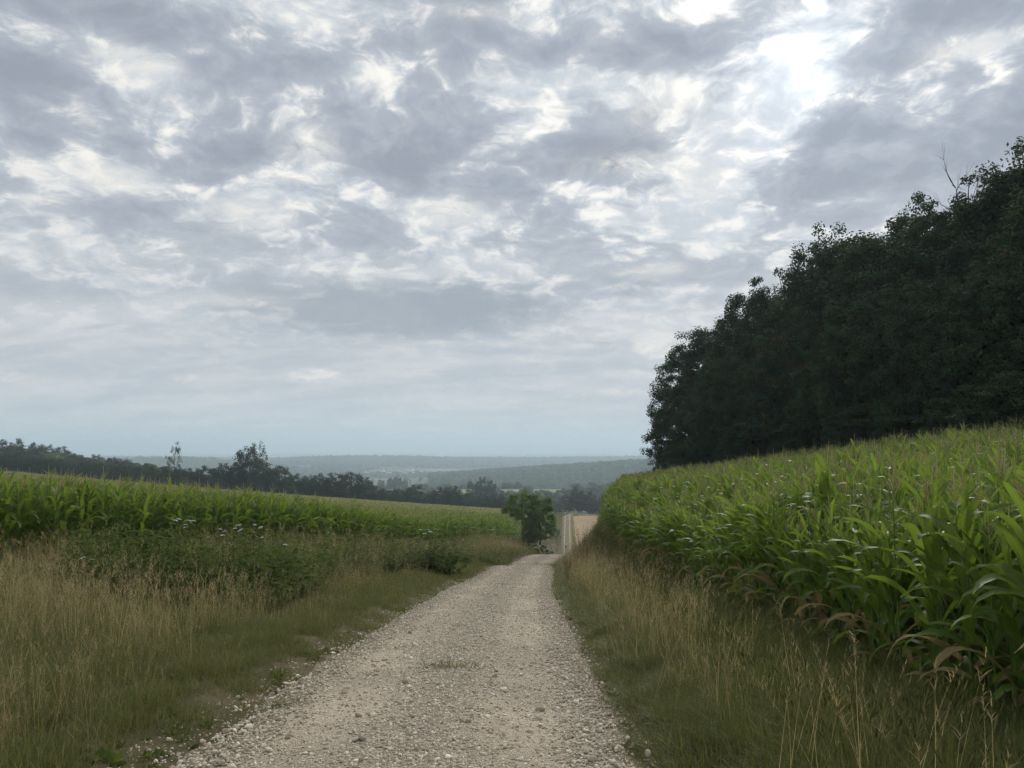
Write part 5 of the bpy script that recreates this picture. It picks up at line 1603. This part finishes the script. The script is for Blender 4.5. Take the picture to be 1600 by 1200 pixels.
# ------------------------------------------------------------------ the walker in the dip
def person():
    Y = 229.0
    x, y, z = at_px(883.2, Y)
    z = float(h(x, y)) + 0.1
    o = empty('person', (x, y, z), 0.0, 1.0)
    tag(o, 'person in white top and dark trousers walking far down the track', 'person')
    J = {'pelvis': (0, 0, .95), 'belly': (0, 0, 1.10), 'chest': (0, .01, 1.32), 'neck': (0, .02, 1.48), 'jaw': (0, .04, 1.56), 'head': (0, .04, 1.66), 'crown': (0, .03, 1.72)}
    rad = {'pelvis': (.15, .11), 'belly': (.13, .10), 'chest': (.155, .11), 'neck': (.052, .052), 'jaw': (.062, .07), 'head': (.078, .092), 'crown': (.05, .06)}
    E = [('pelvis', 'belly'), ('belly', 'chest'), ('chest', 'neck'), ('neck', 'jaw'), ('jaw', 'head'), ('head', 'crown')]
    for s, nm in ((-1, 'l'), (1, 'r')):
        st = s * 0.20
        J.update({'hip' + nm: (s * .09, 0, .90), 'knee' + nm: (s * .10, st * .9 + .04, .50), 'ankle' + nm: (s * .10, st * 1.4 - .04, .10), 'toe' + nm: (s * .11, st * 1.4 + .14, .04),
                  'sh' + nm: (s * .18, .01, 1.40), 'el' + nm: (s * .25, -st * .5 - .02, 1.14), 'wr' + nm: (s * .27, -st * .9 + .08, .92), 'palm' + nm: (s * .275, -st + .10, .85)})
        rad.update({'hip' + nm: (.095, .10), 'knee' + nm: (.062, .062), 'ankle' + nm: (.042, .045), 'toe' + nm: (.035, .03), 'sh' + nm: (.06, .06), 'el' + nm: (.042, .042), 'wr' + nm: (.027, .03), 'palm' + nm: (.030, .036)})
        E += [('pelvis', 'hip' + nm), ('hip' + nm, 'knee' + nm), ('knee' + nm, 'ankle' + nm), ('ankle' + nm, 'toe' + nm), ('chest', 'sh' + nm), ('sh' + nm, 'el' + nm), ('el' + nm, 'wr' + nm), ('wr' + nm, 'palm' + nm)]
        px_, py_, pz_ = J['palm' + nm]
        for q in range(4):
            a, c = 'f%s%d' % (nm, q), 'g%s%d' % (nm, q)
            J[a] = (px_, py_ - .024 + .016 * q, pz_ - .055); J[c] = (px_ - s * .012, py_ - .026 + .016 * q, pz_ - .088 + .006 * abs(q - 1.5))
            rad[a] = (.009, .009); rad[c] = (.007, .007); E += [('palm' + nm, a), (a, c)]
        J['th' + nm] = (px_ - s * .012, py_ + .042, pz_ - .012); rad['th' + nm] = (.009, .009); E.append(('wr' + nm, 'th' + nm))
    names = list(J)
    me = bpy.data.meshes.new('body')
    me.from_pydata([J[n] for n in names], [(names.index(a), names.index(b_)) for a, b_ in E], [])
    b0 = bpy.data.objects.new('body', me); link(b0, o)
    sk = b0.modifiers.new('skin', 'SKIN'); b0.modifiers.new('round', 'SUBSURF').levels = 1
    b0.modifiers['round'].render_levels = 1
    for i, n in enumerate(names):
        v = me.skin_vertices[0].data[i]; v.radius = rad[n]; v.use_root = (n == 'pelvis')
    m, b = new_mat('clothes_and_skin')
    ob = b.n('ShaderNodeTexCoord').outputs['Object']
    sp = b.n('ShaderNodeSeparateXYZ'); b.set(sp.inputs[0], ob)
    ax = b.m('ABSOLUTE', sp.outputs[0])
    shirt = b.m('MULTIPLY', b.m('GREATER_THAN', sp.outputs[2], 0.97), b.m('LESS_THAN', sp.outputs[2], 1.47))
    bare = b.m('MULTIPLY', b.m('GREATER_THAN', ax, 0.205), b.m('LESS_THAN', sp.outputs[2], 1.2))
    col = b.mix(b.m('GREATER_THAN', sp.outputs[2], 1.0), (0.02, 0.022, 0.03), (0.45, 0.27, 0.19))
    col = b.mix(shirt, col, (0.80, 0.80, 0.78))
    col = b.mix(bare, col, (0.45, 0.27, 0.19))
    finish(b, principled(b, col, 0.8, 0.2))
    me.materials.append(m)
    # hair
    V, f3, f4 = stone_mesh(3, 6, 10); V = V / np.abs(V).max(0)
    mb = MB(); mb.add(V * np.array([.088, .100, .085]) + np.array([0, .018, 1.695]), f3, f4)
    obj('hair', mb.mesh('hair', [plain_mat('hair_brown', (0.05, 0.035, 0.022), 0.7, 0.3)], True), o)
    # face, turned up the track away from the viewer
    fc = MB()
    for s in (-1, 1):
        fc.tube([(s * .03, .118, 1.655), (s * .03, .128, 1.655)], [.010, .006], 6)
        fc.tube([(s * .078, .045, 1.63), (s * .090, .040, 1.66), (s * .084, .042, 1.68)], [.010, .014, .008], 5)
    fc.tube([(0, .125, 1.66), (0, .145, 1.63), (0, .125, 1.615)], [.008, .013, .008], 6)
    fc.tube([(-.025, .108, 1.59), (0, .115, 1.588), (.025, .108, 1.59)], [.004, .007, .004], 5)
    obj('face', fc.mesh('face', [plain_mat('skin', (0.45, 0.27, 0.19), 0.6, 0.3, 0.05)], True), o)
person()
